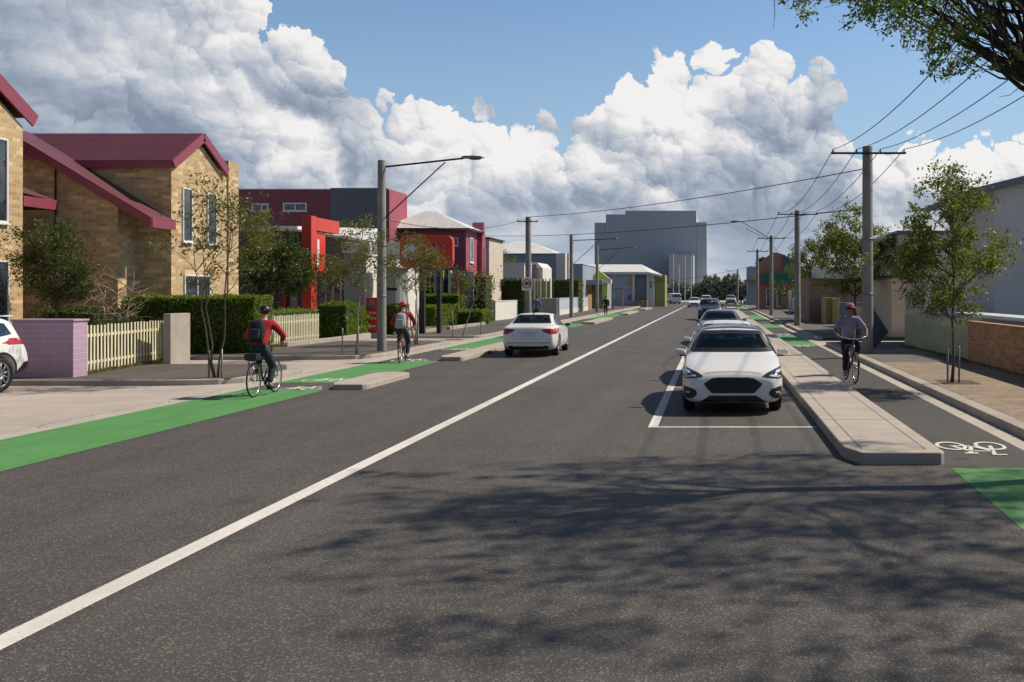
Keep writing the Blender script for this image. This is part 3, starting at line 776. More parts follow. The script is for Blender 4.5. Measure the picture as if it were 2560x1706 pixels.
def make_backpack(label, loc, rz, c, tilt, mat, mat2):
    """c: centre local; worn on the back (rounded pack with pocket and straps)"""
    t = thing('backpack', label, 'backpack', loc, rz)
    b = MB(); m = Euler((tilt, 0, 0)).to_matrix(); c = Vector(c)
    pts = []
    prof = [(.10,-.24,.05), (.135,-.20,.08), (.15,-.08,.10), (.15,.05,.10), (.14,.16,.09), (.10,.22,.06), (.02,.24,.02)]
    vs = []; n = 16
    for hw, z, dp in prof:
        for k in range(n):
            a = 2*math.pi*k/n; ca, sa = math.cos(a), math.sin(a)
            x = hw*math.copysign(abs(ca)**.6, ca); y = dp*math.copysign(abs(sa)**.6, sa)
            vs.append(c + m @ Vector((x, y, z)))
    fs = [(i*n+k, i*n+(k+1)%n, (i+1)*n+(k+1)%n, (i+1)*n+k) for i in range(len(prof)-1) for k in range(n)] + [tuple(range(n))[::-1], tuple(range((len(prof)-1)*n, len(prof)*n))]
    b.add(vs, fs); b.build('bag', M[mat], t, smooth=True, world=False)
    p = MB(); p.obox(c + m @ Vector((0,-.11,-.07)), (.20,.06,.20), m); p.build('pocket', M[mat2], t, bevel=.025, world=False)
    for s in (-1, 1):
        k = MB(); k.tube([c + m @ Vector((s*.10,.06,.19)), c + m @ Vector((s*.13,.22,.20)), c + m @ Vector((s*.14,.30,.05)), c + m @ Vector((s*.13,.10,-.18))], .018, 6)
        k.build('strap', M[mat2], t, smooth=True, world=False)
    return t
M['steel_bright'] = plain('bright steel', (.55, .56, .58), .3, .8, var=.05, obj=True)
M['rubber'] = plain('rubber', (.018, .018, .019), .85, var=.3, obj=True)
def lamp(name, col, rough=.15, **k): return plain(name, col, rough, 0, var=.25, vs=14, obj=True, **k)
M['red_lamp'] = lamp('red lamp', (.45, .012, .02), Coat_Weight=.6)
M['clear_lamp'] = lamp('lamp lens', (.035, .05, .075), .10, Coat_Weight=.6)
M['lamp_bright'] = lamp('lamp reflector', (.62, .66, .72), .2)
M['chrome'] = plain('chrome', (.6, .6, .62), .15, 1, obj=True)
M['plate'] = plain('number plate', (.62, .64, .62), .5, var=.15, vs=30, obj=True)
M['car_black'] = plain('black trim', (.010, .010, .011), .42, var=.3, obj=True)
M['car_glass'] = glassmat('car glass', (.018, .030, .042), .03)
M['brake'] = plain('brake disc', (.03, .03, .03), .6, .3, obj=True)
M['rim_alloy'] = plain('alloy rim', (.36, .36, .37), .35, .7, obj=True)
def carpaint(name, col, rough=.38):
    m, t = newmat(name); p = t.n('ShaderNodeTexCoord').outputs['Object']; z = t.sep(p)[2]
    dust = t.m('MULTIPLY', t.mr(z, .55, .15, 0, .35), t.mr(t.noise(p, 6, 5, .65), .3, .7, .3, 1))
    c = t.mix(dust, col, (.20, .18, .15))
    out = t.bsdf(c, rough, 0, Coat_Weight=.7, Coat_Roughness=.12)
    lin = t.n('ShaderNodeBsdfDiffuse'); t.put(lin.inputs[0], (.03, .03, .032)); mx = t.n('ShaderNodeMixShader')   # unpainted inner side of the panels
    t.put(mx.inputs[0], t.n('ShaderNodeNewGeometry').outputs['Backfacing']); t.put(mx.inputs[1], out); t.put(mx.inputs[2], lin.outputs[0])
    t.out(mx.outputs[0]); return m
m_, t_ = newmat('see-through car glass')
g_ = t_.n('ShaderNodeBsdfGlossy'); g_.inputs['Roughness'].default_value = .03; t_.put(g_.inputs[0], (.9, .95, 1))
tr_ = t_.n('ShaderNodeBsdfTransparent'); t_.put(tr_.inputs[0], (.55, .64, .66)); lw_ = t_.n('ShaderNodeLayerWeight'); lw_.inputs[0].default_value = .25
mx_ = t_.n('ShaderNodeMixShader'); t_.put(mx_.inputs[0], t_.m('ADD', t_.m('MULTIPLY', lw_.outputs['Fresnel'], .8), .06)); t_.put(mx_.inputs[1], tr_.outputs[0]); t_.put(mx_.inputs[2], g_.outputs[0]); t_.out(mx_.outputs[0])
M['car_clear'] = m_
M['seat_cloth'] = plain('seat cloth', (.035, .036, .04), .9, obj=True); M['dash'] = plain('dashboard', (.02, .02, .022), .7, obj=True)
M['car_white'] = carpaint('white car paint', (.78, .775, .76))
M['car_silver'] = carpaint('silver car paint', (.30, .315, .34))
M['car_dark'] = carpaint('dark blue car paint', (.028, .042, .058))
M['car_grey'] = carpaint('grey car paint', (.16, .17, .18))
M['car_bluegrey'] = carpaint('blue grey car paint', (.17, .20, .25))
M['skin_l'] = plain('skin', (.50, .30, .20), .55, obj=True); M['skin_d'] = plain('brown skin', (.22, .115, .07), .55, obj=True)
def cloth(name, col, var=.22): return plain(name, col, .9, 0, var=var, vs=7, bump=.5, bs=60, obj=True)
M['c_red'] = cloth('red knit', (.38, .012, .022)); M['c_maroon'] = cloth('maroon knit', (.26, .018, .03)); M['c_jeans'] = cloth('dark denim', (.022, .030, .052)); M['c_black'] = cloth('black cloth', (.012, .012, .014))
M['c_lavender'] = cloth('lavender shirt', (.24, .21, .34), .15); M['c_blue'] = cloth('blue shirt', (.12, .15, .28)); M['c_slate'] = cloth('slate cloth', (.045, .055, .09)); M['c_charcoal'] = cloth('charcoal cloth', (.03, .034, .048))
M['c_palegrey'] = cloth('pale grey nylon', (.36, .40, .40)); M['c_pink'] = cloth('pink cloth', (.62, .16, .24)); M['c_shoe'] = cloth('pale shoe', (.35, .40, .46)); M['helmet_black'] = plain('black helmet', (.012,.012,.014), .35, obj=True); M['helmet_red'] = plain('red helmet', (.42,.04,.06), .35, obj=True)
M['hair_dark'] = plain('dark hair', (.02,.015,.012), .7, obj=True); M['c_yellow'] = cloth('hi-vis cloth', (.55,.42,.05))

def lerp_tab(tab, y):
    if y <= tab[0][0]: return tab[0][1]
    for (a, va), (b, vb) in zip(tab, tab[1:]):
        if y <= b:
            u = (y-a)/(b-a); return va + (vb-va)*u
    return tab[-1][1]

SHAPES = {
 # y along the car, front at negative y. top: roofline/bonnet on the centre line; belt: shoulder height; w: half width; wt: half width at the roof
 'hatch': dict(L=4.38, wr=.33, FA=.86, RA=3.56, top=[(0,.50),(.04,.66),(.16,.755),(.5,.86),(1.0,.945),(1.18,.975),(1.9,1.36),(2.25,1.45),(2.9,1.465),(3.6,1.40),(3.95,1.33),(4.15,1.05),(4.32,.92),(4.38,.62)],
    belt=[(0,.48),(.04,.60),(.2,.69),(1.1,.90),(2.5,.95),(3.8,1.0),(4.2,.97),(4.38,.6)], w=[(0,.60),(.05,.74),(.22,.845),(.6,.895),(1.6,.905),(3.4,.905),(4.0,.87),(4.28,.80),(4.38,.72)],
    bot=[(0,.24),(.1,.19),(.5,.17),(3.9,.18),(4.3,.24),(4.38,.34)], wt=.60),
 'sedan': dict(L=4.70, wr=.335, FA=.90, RA=3.70, top=[(0,.50),(.04,.64),(.2,.73),(.6,.83),(1.1,.92),(1.3,.95),(2.05,1.32),(2.4,1.40),(2.9,1.405),(3.3,1.36),(3.95,1.06),(4.1,1.035),(4.5,1.02),(4.64,.985),(4.70,.72)],
    belt=[(0,.48),(.04,.58),(.2,.67),(1.2,.87),(2.5,.93),(3.8,.97),(4.4,.955),(4.62,.90),(4.70,.66)], w=[(0,.58),(.05,.72),(.22,.84),(.6,.895),(1.6,.91),(3.6,.91),(4.2,.885),(4.55,.83),(4.66,.78),(4.70,.70)],
    bot=[(0,.24),(.1,.19),(.5,.17),(4.2,.20),(4.6,.28),(4.70,.40)], wt=.58),
 'suv': dict(L=4.60, wr=.375, FA=.92, RA=3.62, top=[(0,.62),(.04,.82),(.15,.93),(.5,1.02),(1.1,1.10),(1.25,1.13),(1.85,1.53),(2.2,1.63),(3.0,1.66),(3.9,1.61),(4.15,1.55),(4.38,1.15),(4.52,1.05),(4.60,.70)],
    belt=[(0,.60),(.05,.76),(.2,.86),(1.1,1.03),(2.5,1.08),(3.8,1.13),(4.3,1.08),(4.60,.70)], w=[(0,.62),(.05,.78),(.2,.87),(.6,.91),(1.6,.92),(3.6,.92),(4.2,.89),(4.5,.83),(4.60,.74)],
    bot=[(0,.34),(.1,.27),(.5,.24),(4.0,.26),(4.4,.34),(4.60,.44)], wt=.66),
 'van': dict(L=4.95, wr=.35, FA=.95, RA=3.95, top=[(0,.62),(.04,.85),(.15,.98),(.55,1.10),(.85,1.18),(1.6,1.80),(2.0,1.93),(3.0,1.96),(4.6,1.94),(4.85,1.88),(4.92,1.3),(4.95,.72)],
    belt=[(0,.60),(.05,.80),(.2,.92),(1.0,1.10),(2.5,1.15),(4.6,1.15),(4.9,1.1),(4.95,.72)], w=[(0,.66),(.05,.82),(.2,.90),(.6,.95),(1.6,.96),(4.4,.96),(4.85,.92),(4.95,.86)],
    bot=[(0,.34),(.1,.25),(.5,.22),(4.4,.24),(4.9,.34),(4.95,.44)], wt=.80),
}
def car_body(S):
    ys = sorted(set([p[0] for p in S['top']] + [p[0] for p in S['w']] + [S['L']*i/16 for i in range(17)]))
    out = []
    for y in ys:
        if out and y - out[-1] < .03: continue
        out.append(y)
    out[-1] = S['L']; ys = out
    rows = []
    for y in ys:
        top = lerp_tab(S['top'], y); w = lerp_tab(S['w'], y); bot = lerp_tab(S['bot'], y); belt = min(lerp_tab(S['belt'], y), top-.02)
        h = top - belt; wb = w*.965; u = min(1, max(0, (h-.08)/.25)); wt = S['wt']
        midz = bot + (belt-bot)*.55
        P = [(0, bot), (w*.80, bot), (w*.955, bot+.05), (w, bot + (belt-bot)*.35), (w*1.0, midz), (wb, belt)]
        a5 = (w*.90 + (w*.93 - w*.90)*u, belt + .04*u + .02*(1-u)); 
        a6 = (w*.80*(1-u) + (wt+.055)*u, belt + h*(.62*(1-u) + .80*u)); a7 = (w*.52*(1-u) + (wt-.06)*u, belt + h*(.90*(1-u) + .955*u))
        P += [a5, a6, a7, (0, top)]
        rows.append([(x, y, z) for x, z in P])
    n = len(rows[0]); vs = []; fs = []
    for r in rows:
        vs += r + [(-x, y, z) for x, y, z in r[1:-1]][::-1]
    N = 2*n - 2
    for i in range(len(rows)-1):
        for k in range(N):
            fs.append((i*N+k, (i+1)*N+k, (i+1)*N+(k+1)%N, i*N+(k+1)%N))
    # closed ends
    for i, flip in ((0, False), (len(rows)-1, True)):
        for k in range(n-1):
            a, b = i*N+k, i*N+k+1
            c, d = i*N+(N-k-1)%N, i*N+(N-k)%N
            f = [a, b, c, d]
            f = list(dict.fromkeys(f))
            if len(f) > 2: fs.append(tuple(f[::-1] if flip else f))
    return vs, fs
def eval_mesh(vs, fs, sub=2, cutters=()):
    me = bpy.data.meshes.new('tmp'); me.from_pydata(vs, [], fs); o = bpy.data.objects.new('tmp', me); COL.objects.link(o)
    bm = bmesh.new(); bm.from_mesh(me); bmesh.ops.recalc_face_normals(bm, faces=bm.faces); bm.to_mesh(me); bm.free()
    if sub: ss = o.modifiers.new('u', 'SUBSURF'); ss.levels = sub
    cs = []
    for c in cutters:
        cm = bpy.data.meshes.new('cut'); cm.from_pydata(c.v, [], c.f); c2 = bpy.data.objects.new('cut', cm); COL.objects.link(c2)
        bm = bmesh.new(); bm.from_mesh(cm); bmesh.ops.recalc_face_normals(bm, faces=bm.faces); bm.to_mesh(cm); bm.free()
        b = o.modifiers.new('b', 'BOOLEAN'); b.operation = 'DIFFERENCE'; b.object = c2; b.solver = 'EXACT'; cs.append(c2)
    dg = bpy.context.evaluated_depsgraph_get(); dg.update(); e = o.evaluated_get(dg); m = e.to_mesh()
    r = [tuple(v.co) for v in m.vertices], [tuple(p.vertices) for p in m.polygons]
    e.to_mesh_clear()
    for c in cs + [o]:
        d = c.data; bpy.data.objects.remove(c); bpy.data.meshes.remove(d)
    return r
def inset(poly, d):
    n = len(poly); ar = sum(poly[i][0]*poly[(i+1)%n][1]-poly[(i+1)%n][0]*poly[i][1] for i in range(n))
    if ar < 0: poly = poly[::-1]
    out = []
    for i in range(n):
        a, b, c = Vector(poly[i-1]), Vector(poly[i]), Vector(poly[(i+1)%n])
        e1, e2 = (b-a).normalized(), (c-b).normalized(); n1, n2 = Vector((-e1.y, e1.x)), Vector((-e2.y, e2.x))
        m = (n1+n2); k = max(.35, 1 + n1.dot(n2)); out.append(tuple(b + m*(d/k)))
    return out
def inside(p, poly):
    c = False; n = len(poly)
    for i in range(n):
        (x1, y1), (x2, y2) = poly[i], poly[(i+1)%n]
        if (y1 > p[1]) != (y2 > p[1]) and p[0] < (x2-x1)*(p[1]-y1)/(y2-y1)+x1: c = not c
    return c
AX = {'front': (Vector((0,1,0)), lambda a, b: Vector((a,-5,b))), 'rear': (Vector((0,-1,0)), lambda a, b: Vector((a,12,b))),
      'xneg': (Vector((1,0,0)), lambda a, b: Vector((-5,a,b))), 'xpos': (Vector((-1,0,0)), lambda a, b: Vector((5,a,b))), 'top': (Vector((0,0,-1)), lambda a, b: Vector((a,b,5)))}
def patch(mb, bvh, poly, view, off=.006, step=.06, thick=0, inner=None, mb2=None):
    n = len(poly)
    ar = sum(poly[i][0]*poly[(i+1)%n][1]-poly[(i+1)%n][0]*poly[i][1] for i in range(n))
    if ar < 0: poly = poly[::-1]
    edge = []
    for i in range(n):
        a, b = Vector(poly[i]), Vector(poly[(i+1)%n]); k = max(1, int((b-a).length/step))
        edge += [a.lerp(b, j/k) for j in range(k)]
    hole = []
    if inner:
        k_ = len(inner)
        for i in range(k_):
            a, b = Vector(inner[i]), Vector(inner[(i+1)%k_]); q_ = max(1, int((b-a).length/step)); hole += [a.lerp(b, j/q_) for j in range(q_)]
    m = len(edge); x0 = min(p.x for p in edge); x1 = max(p.x for p in edge); y0 = min(p.y for p in edge); y1 = max(p.y for p in edge)
    pts_ = []; x = x0 + step/2
    while x < x1:
        y = y0 + step/2
        while y < y1: pts_.append(Vector((x, y))); y += step
        x += step
    h_ = len(hole); vs, es, fs, *_ = delaunay_2d_cdt(edge + hole + pts_, [(i, (i+1)%m) for i in range(m)] + [(m+i, m+(i+1)%h_) for i in range(h_)], [], 1, 1e-5)
    d, org = AX[view]; out = []
    for p in vs:
        h, nn, _, _ = bvh.ray_cast(org(p.x, p.y), d)
        if h is None: h, nn, _, _ = bvh.find_nearest(org(p.x, p.y) + d*4.2)
        if nn.dot(d) > 0: nn = -nn
        out.append(h + nn*off)
    f2 = []
    for f in fs:
        a, b, c = (out[i] for i in f[:3])
        if (b-a).cross(c-a).dot(d) > 0: f = list(f)[::-1]
        f2.append(tuple(f))
    groups = [(mb, f2)]
    if inner:
        ins = [inside(((vs[f[0]].x+vs[f[1]].x+vs[f[2]].x)/3, (vs[f[0]].y+vs[f[1]].y+vs[f[2]].y)/3), inner) for f in f2]
        groups = [(mb, [f for f, q in zip(f2, ins) if q]), (mb2, [f for f, q in zip(f2, ins) if not q])]
    for mb_, ff in groups:
        used = sorted({i for f in ff for i in f}); rm = {v: i for i, v in enumerate(used)}
        mb_.add([out[i] for i in used], [tuple(rm[i] for i in f) for f in ff])
def mirror(poly): return [(-a, b) for a, b in poly][::-1]
_proto = {}
def make_car(label, cat, shape, paint_, loc, rz, group=None, detail=2, name='car', style=None, wiper=True, roof_black=False, plate_rear=True):
    S = SHAPES[shape]; L, r = S['L'], S['wr']
    t = thing(name, label, cat, loc, rz, group)
    bv, bf = _proto.setdefault(shape, car_body(S))
    cut = []
    for ya in (S['FA'], S['RA']):
        for s in (-1, 1):
            c = MB(); c.lathe([(r+.055, s*.62), (r+.055, s*1.1)] if s > 0 else [(r+.055, -1.1), (r+.055, -.62)], (0, ya, r+.015), 'x', 28, True); cut.append(c)
    sv, sf = eval_mesh(bv, bf, 2)
    bvh = BVHTree.FromPolygons([Vector(v) for v in sv], sf)
    key = shape + '_cut'
    if key not in _proto: _proto[key] = eval_mesh(bv, bf, 2, cut)
    cv, cf = _proto[key]
    holes = []
    def P(name, mat, polys, view, parent=t, off=.006, step=.06):
        q = MB()
        for po in polys: patch(q, bvh, po, view, off, step)
        return q.build(name, M[mat], parent, smooth=True, world=False)
    tp = S['top']; 
    def top_at(y): return lerp_tab(tp, y)
    ws0, ws1 = {'hatch': (1.22, 2.0), 'sedan': (1.34, 2.12), 'suv': (1.30, 1.95), 'van': (.92, 1.72)}[shape]
    z0, z1 = top_at(ws0)+.01, top_at(ws1)
    wt = S['wt']; wb = lerp_tab(S['w'], ws0)*.86
    see = detail > 1
    def W(name, poly, view, off=.008, step=.06, seal=.05):
        if not see: return P(name, 'car_glass', [poly], view, off=off, step=step)
        inn = inset(poly, seal); q = MB(); q2 = MB(); patch(q, bvh, poly, view, off, step, 0, inn, q2)
        w_ = q.build(name, M['car_clear'], t, smooth=True, world=False); q2.build('seal', M['car_black'], w_, smooth=True, world=False)
        holes.append((view, inset(poly, seal*.55))); return w_
    W('windscreen', [(-wb,z0),(wb,z0),(wb-.03,z0+.04),(wt-.02,z1-.05),(wt-.08,z1-.025),(0,z1-.012),(-wt+.08,z1-.025),(-wt+.02,z1-.05),(-wb+.03,z0+.04)], 'front', off=.011, step=.04, seal=.06)
    rw = {'hatch': (1.05, 1.33), 'sedan': (1.07, 1.34), 'suv': (1.20, 1.53), 'van': (1.28, 1.78)}[shape]
    W('rear_window', [(-wt-.06,rw[0]),(wt+.06,rw[0]),(wt-.06,rw[1]-.02),(wt-.12,rw[1]),(-wt+.12,rw[1]),(-wt+.06,rw[1]-.02)], 'rear', step=.04, seal=.05)
    bz = lambda y: lerp_tab(S['belt'], y)
    # side windows
    a0, a1 = ws0+.28, ws1+.12
    if shape == 'hatch': wins = [[(1.45,bz(1.5)+.03),(2.35,bz(2.3)+.03),(2.35,1.375),(2.12,1.345)], [(2.43,bz(2.4)+.03),(3.3,bz(3.3)+.03),(3.3,1.32),(2.9,1.375),(2.43,1.375)], [(3.36,bz(3.4)+.04),(3.75,bz(3.7)+.10),(3.36,1.31)]]
    elif shape == 'sedan': wins = [[(1.60,bz(1.6)+.03),(2.50,bz(2.5)+.03),(2.50,1.325),(2.25,1.29)], [(2.58,bz(2.6)+.03),(3.4,bz(3.4)+.03),(3.42,1.20),(3.05,1.31),(2.58,1.325)], [(3.46,bz(3.5)+.03),(3.75,bz(3.7)+.04),(3.48,1.17)]]
    elif shape == 'suv': wins = [[(1.5,bz(1.5)+.03),(2.35,bz(2.3)+.03),(2.35,1.53),(2.05,1.49)], [(2.43,bz(2.4)+.03),(3.3,bz(3.3)+.03),(3.3,1.51),(2.43,1.53)], [(3.38,bz(3.4)+.03),(4.0,bz(4.0)+.10),(3.9,1.44),(3.38,1.50)]]
    else: wins = [[(1.2,bz(1.2)+.03),(2.1,bz(2.1)+.03),(2.1,1.78),(1.75,1.74)], [(2.2,bz(2.2)+.03),(3.3,bz(3.3)+.03),(3.3,1.80),(2.2,1.80)], [(3.4,bz(3.4)+.03),(4.5,bz(4.5)+.03),(4.5,1.78),(3.4,1.80)]]
    for side in ('xneg', 'xpos'):
        for w_ in wins[:2]: W('side_window', w_, side, step=.05, seal=.035)
        P('side_window', 'car_glass', [wins[2]], side)
    # body shell with the window openings cut out
    keep = []
    for f in cf:
        n_ = len(f); cx = sum(cv[i][0] for i in f)/n_; cy = sum(cv[i][1] for i in f)/n_; cz = sum(cv[i][2] for i in f)/n_; cut_ = False
        if cz > bz(cy) + .0 and n_ < 6:
            for view, po in holes:
                if view == 'front' and cy < 2.2 and inside((cx, cz), po): cut_ = True
                elif view == 'rear' and cy > 2.9 and inside((cx, cz), po): cut_ = True
                elif view == 'xneg' and cx < -.3 and inside((cy, cz), po): cut_ = True
                elif view == 'xpos' and cx > .3 and inside((cy, cz), po): cut_ = True
        if not cut_: keep.append(f)
    b = MB(); b.add(cv, keep); b.build('body', paint_, t, smooth=True, world=False)
    if see:
        zb = .38 if shape in ('hatch', 'sedan') else .55
        q = MB(); q.box(-.70,.70,ws0+.10,ws0+.42,.55,top_at(ws0)-.03); q.box(-.72,.72,ws0-.1,3.75,.26,.30); q.build('dashboard', M['dash'], t, bevel=.03, world=False)
        for sx in (-.36, .36):
            q = MB(); y = ws1+.42; q.obox((sx, y, zb+.38), (.48,.13,.62), Euler((R(-14),0,0))); q.obox((sx, y-.22, zb+.06), (.48,.50,.14), Euler((R(6),0,0))); q.obox((sx, y+.10, zb+.76), (.24,.09,.17), Euler((R(-10),0,0)))
            q.build('seat', M['seat_cloth'], t, bevel=.045, world=False)
        q = MB(); y = ws1+1.28; q.obox((0, y, zb+.30), (1.25,.14,.52), Euler((R(-18),0,0)))
        for sx in (-.38, .38): q.obox((sx, y+.08, zb+.62), (.24,.08,.13), Euler((R(-14),0,0)))
        q.build('rear_seat', M['seat_cloth'], t, bevel=.04, world=False)
        q = MB(); c_ = Vector((.36, ws0+.56, top_at(ws0)-.10)); q.tube([c_ + Vector((.185*math.cos(a), .07*math.sin(a), .17*math.sin(a))) for a in [2*math.pi*k/24 for k in range(24)]], .015, 6, closed=True); q.tube([c_ + Vector((-.18,0,0)), c_ + Vector((.18,0,0))], .018, 6)
        q.build('steering_wheel', M['dash'], t, smooth=True, world=False)
        q = MB(); q.box(-.12,.12,ws1-.16,ws1-.13,z1-.15,z1-.08); q.build('rear_view_mirror', M['dash'], t, bevel=.01, world=False)
    # panel gaps
    if detail > 1:
        g = MB()
        for side in ('xneg', 'xpos'):
            for y in (wins[0][0][0]-.12, wins[0][1][0]+.04, wins[1][1][0]+.04):
                patch(g, bvh, [(y-.006, S['bot'][2][1]+.12), (y+.006, S['bot'][2][1]+.12), (y+.006, bz(y)+.02), (y-.006, bz(y)+.02)], side, .003, .05)
        g.build('door_gaps', M['car_black'], t, smooth=True, world=False)
        for side, s in (('xneg', -1), ('xpos', 1)):
            for y in (wins[0][1][0]-.12, wins[1][1][0]-.12):
                h, nn, _, _ = bvh.ray_cast(AX[side][1](y, bz(y)-.10), AX[side][0])
                q = MB(); q.box(h.x-.01, h.x+.03*s, y-.09, y+.09, h.z-.016, h.z+.014); q.build('door_handle', paint_, t, bevel=.008, world=False)
    # mirrors
    for s in (-1, 1):
        y = ws0+.30; hx = lerp_tab(S['w'], y)*.90
        q = MB(); q.prism([(s*(hx+.03),bz(y)+.02),(s*(hx+.23),bz(y)+.035),(s*(hx+.25),bz(y)+.09),(s*(hx+.22),bz(y)+.135),(s*(hx+.07),bz(y)+.125),(s*(hx+.03),bz(y)+.06)], 'y', y-.055, y+.05); mo = q.build('mirror', paint_, t, smooth=False, bevel=.028, world=False)
        q = MB(); q.box(s*(hx-.03), s*(hx+.16), y-.03, y+.03, bz(y)-.005, bz(y)+.02); q.box(s*(hx+.05), s*(hx+.22), y+.045, y+.056, bz(y)+.035, bz(y)+.12); q.build('mirror_base', M['car_black'], mo, bevel=.006, world=False)
    # wheels
    for ya in (S['FA'], S['RA']):
        for s in (-1, 1):
            xo = .875 if shape != 'suv' else .89; xo = xo if shape != 'van' else .93
            c = Vector((s*xo, ya, r))
            q = MB(); q.lathe([(.05, -.19*s), (r*.66, -.19*s), (r*.66, -.045*s), (.04, -.045*s)], c, 'x', 28, True)
            wo = q.build('wheel', M['brake'], t, smooth=False, world=False)
            q = MB(); q.lathe([(r*.64,-.20*s),(r*.93,-.21*s),(r*.995,-.17*s),(r,-.11*s),(r*.995,-.05*s),(r*.93,-.005*s),(r*.74,.0),(r*.66,-.02*s),(r*.64,-.04*s)], c, 'x', 32); q.build('tyre', M['rubber'], wo, smooth=True, world=False)
            q = MB(); q.lathe([(r*.70,-.012*s),(r*.66,-.006*s),(r*.62,-.02*s),(r*.62,-.06*s)], c, 'x', 32)
            for k in range(10 if style == 'suv' else 5):
                nk = 10 if style == 'suv' else 5; a = 2*math.pi*k/nk + .3
                for da in ((-.11, .11) if nk == 5 else (0,)):
                    d0 = Vector((0, math.cos(a), math.sin(a))); d1 = Vector((0, math.cos(a+da), math.sin(a+da)))
                    q.tube([c + d0*.04 + Vector((-.012*s,0,0)), c + d1*r*.66 + Vector((-.018*s,0,0))], [.022, .017], 6)
            q.ball(c + Vector((-.012*s,0,0)), (.02,.05,.05), 10, 6)
            q.build('rim', M['rim_alloy'], wo, smooth=True, world=False)
    return t, bvh, P, S

def front_hatch(c):
    t, bvh, P, S = c
    for s in (1, -1):
        f = (lambda p: p) if s > 0 else mirror
        hl = P('headlight', 'clear_lamp', [f([(.50,.655),(.60,.635),(.80,.61),(.865,.62),(.880,.72),(.865,.80),(.74,.765),(.60,.715)])], 'front', step=.03)
        P('lamp_reflector', 'lamp_bright', [f([(.62,.655),(.80,.635),(.845,.645),(.80,.665),(.66,.680)]), f([(.73,.70),(.84,.715),(.85,.76),(.75,.735)])], 'front', hl, .010, .03)
        fo = P('fog_lamp', 'car_black', [f([(.62,.40),(.66,.445),(.77,.475),(.845,.485),(.855,.31),(.76,.275),(.67,.30),(.62,.35)])], 'front', step=.03)
        P('lamp_lens', 'lamp_bright', [f([(.735,.375),(.80,.375),(.80,.400),(.735,.400)])], 'front', fo, .012, .03)
    P('grille', 'grille_mesh', [[(-.50,.535),(-.36,.625),(-.25,.64),(.25,.64),(.36,.625),(.50,.535),(.46,.475),(.36,.375),(-.36,.375),(-.46,.475)]], 'front', step=.04)
    P('lower_intake', 'grille_mesh', [[(-.40,.335),(.40,.335),(.57,.225),(-.57,.225)]], 'front', step=.04)
    P('bonnet_gap', 'gap_grey', [[(-.48,.703),(-.30,.728),(0,.736),(.30,.728),(.48,.703),(.48,.697),(.30,.722),(0,.730),(-.30,.722),(-.48,.697)]], 'front', off=.003, step=.03)
    P('roof_panel', 'roof_glass', [[(-.60,2.12),(.60,2.12),(.60,3.9),(-.60,3.9)]], 'top', off=.006)
    # behind the screen: mirror, headrests
    q = MB(); q.obox((0, 1.56, 1.235), (.24,.012,.06), Euler((R(62),0,0))); 
    w = MB()
    for s in (-1, 1): w.tube([(s*.12-.1, 1.24, .995), (s*.12+.38, 1.30, 1.02)], .008, 5)
    w.build('wiper', M['car_black'], t, world=False)
def front_generic(c, wide=.42, z=.0, cat='x'):
    t, bvh, P, S = c
    k = S['top'][1][1] - .66
    for s in (1, -1):
        f = (lambda p: p) if s > 0 else mirror
        P('headlight', 'lamp_bright', [f([(.52,.60+k),(.80,.60+k),(.84,.72+k),(.80,.74+k),(.58,.68+k)])], 'front', step=.04)
    P('grille', 'grille_mesh', [[(-.45,.50+k),(.45,.50+k),(.50,.66+k),(-.50,.66+k)]], 'front', step=.05)
    P('lower_intake', 'grille_mesh', [[(-.60,.28+k*.5),(.60,.28+k*.5),(.55,.40+k*.7),(-.55,.40+k*.7)]], 'front', step=.05)
    P('number_plate', 'plate', [[(-.18,.42+k*.7),(.18,.42+k*.7),(.18,.49+k*.7),(-.18,.49+k*.7)]], 'front', off=.014)
def rear_sedan(c):
    t, bvh, P, S = c
    for s in (1, -1):
        f = (lambda p: p) if s > 0 else mirror
        tl = P('tail_light', 'red_lamp', [f([(.44,.905),(.80,.925),(.872,.90),(.885,.80),(.86,.74),(.66,.745),(.54,.80),(.44,.865)])], 'rear', step=.03)
        P('lamp_strip', 'clear_lamp', [f([(.50,.845),(.72,.83),(.72,.80),(.56,.82)])], 'rear', tl, .010, .03)
        P('exhaust', 'car_black', [f([(.50,.37),(.64,.37),(.66,.30),(.49,.30)])], 'rear', step=.03)
    P('boot_gap', 'gap_grey', [[(-.52,.74),(-.40,.60),(-.38,.585),(.38,.585),(.40,.60),(.52,.74),(.51,.745),(.39,.605),(.37,.593),(-.37,.593),(-.39,.605),(-.51,.745)]], 'rear', off=.003, step=.03)
    P('boot_handle', 'gap_grey', [[(-.32,.775),(.32,.775),(.30,.795),(-.30,.795)]], 'rear', off=.004, step=.03)
    P('number_plate', 'plate', [[(-.20,.64),(.20,.64),(.20,.755),(-.20,.755)]], 'rear', off=.014, step=.05)
    P('bumper_line', 'car_black', [[(-.70,.455),(.70,.455),(.70,.475),(-.70,.475)]], 'rear', off=.003, step=.04)
    P('rear_diffuser', 'car_black', [[(-.60,.27),(.60,.27),(.66,.31),(.50,.345),(-.50,.345),(-.66,.31)]], 'rear', off=.008, step=.04)
    q = MB(); q.tube([(0,3.18,1.40),(0,3.30,1.425),(0,3.36,1.395)], [.02,.018,.03], 6); q.build('aerial', M['car_black'], t, world=False)
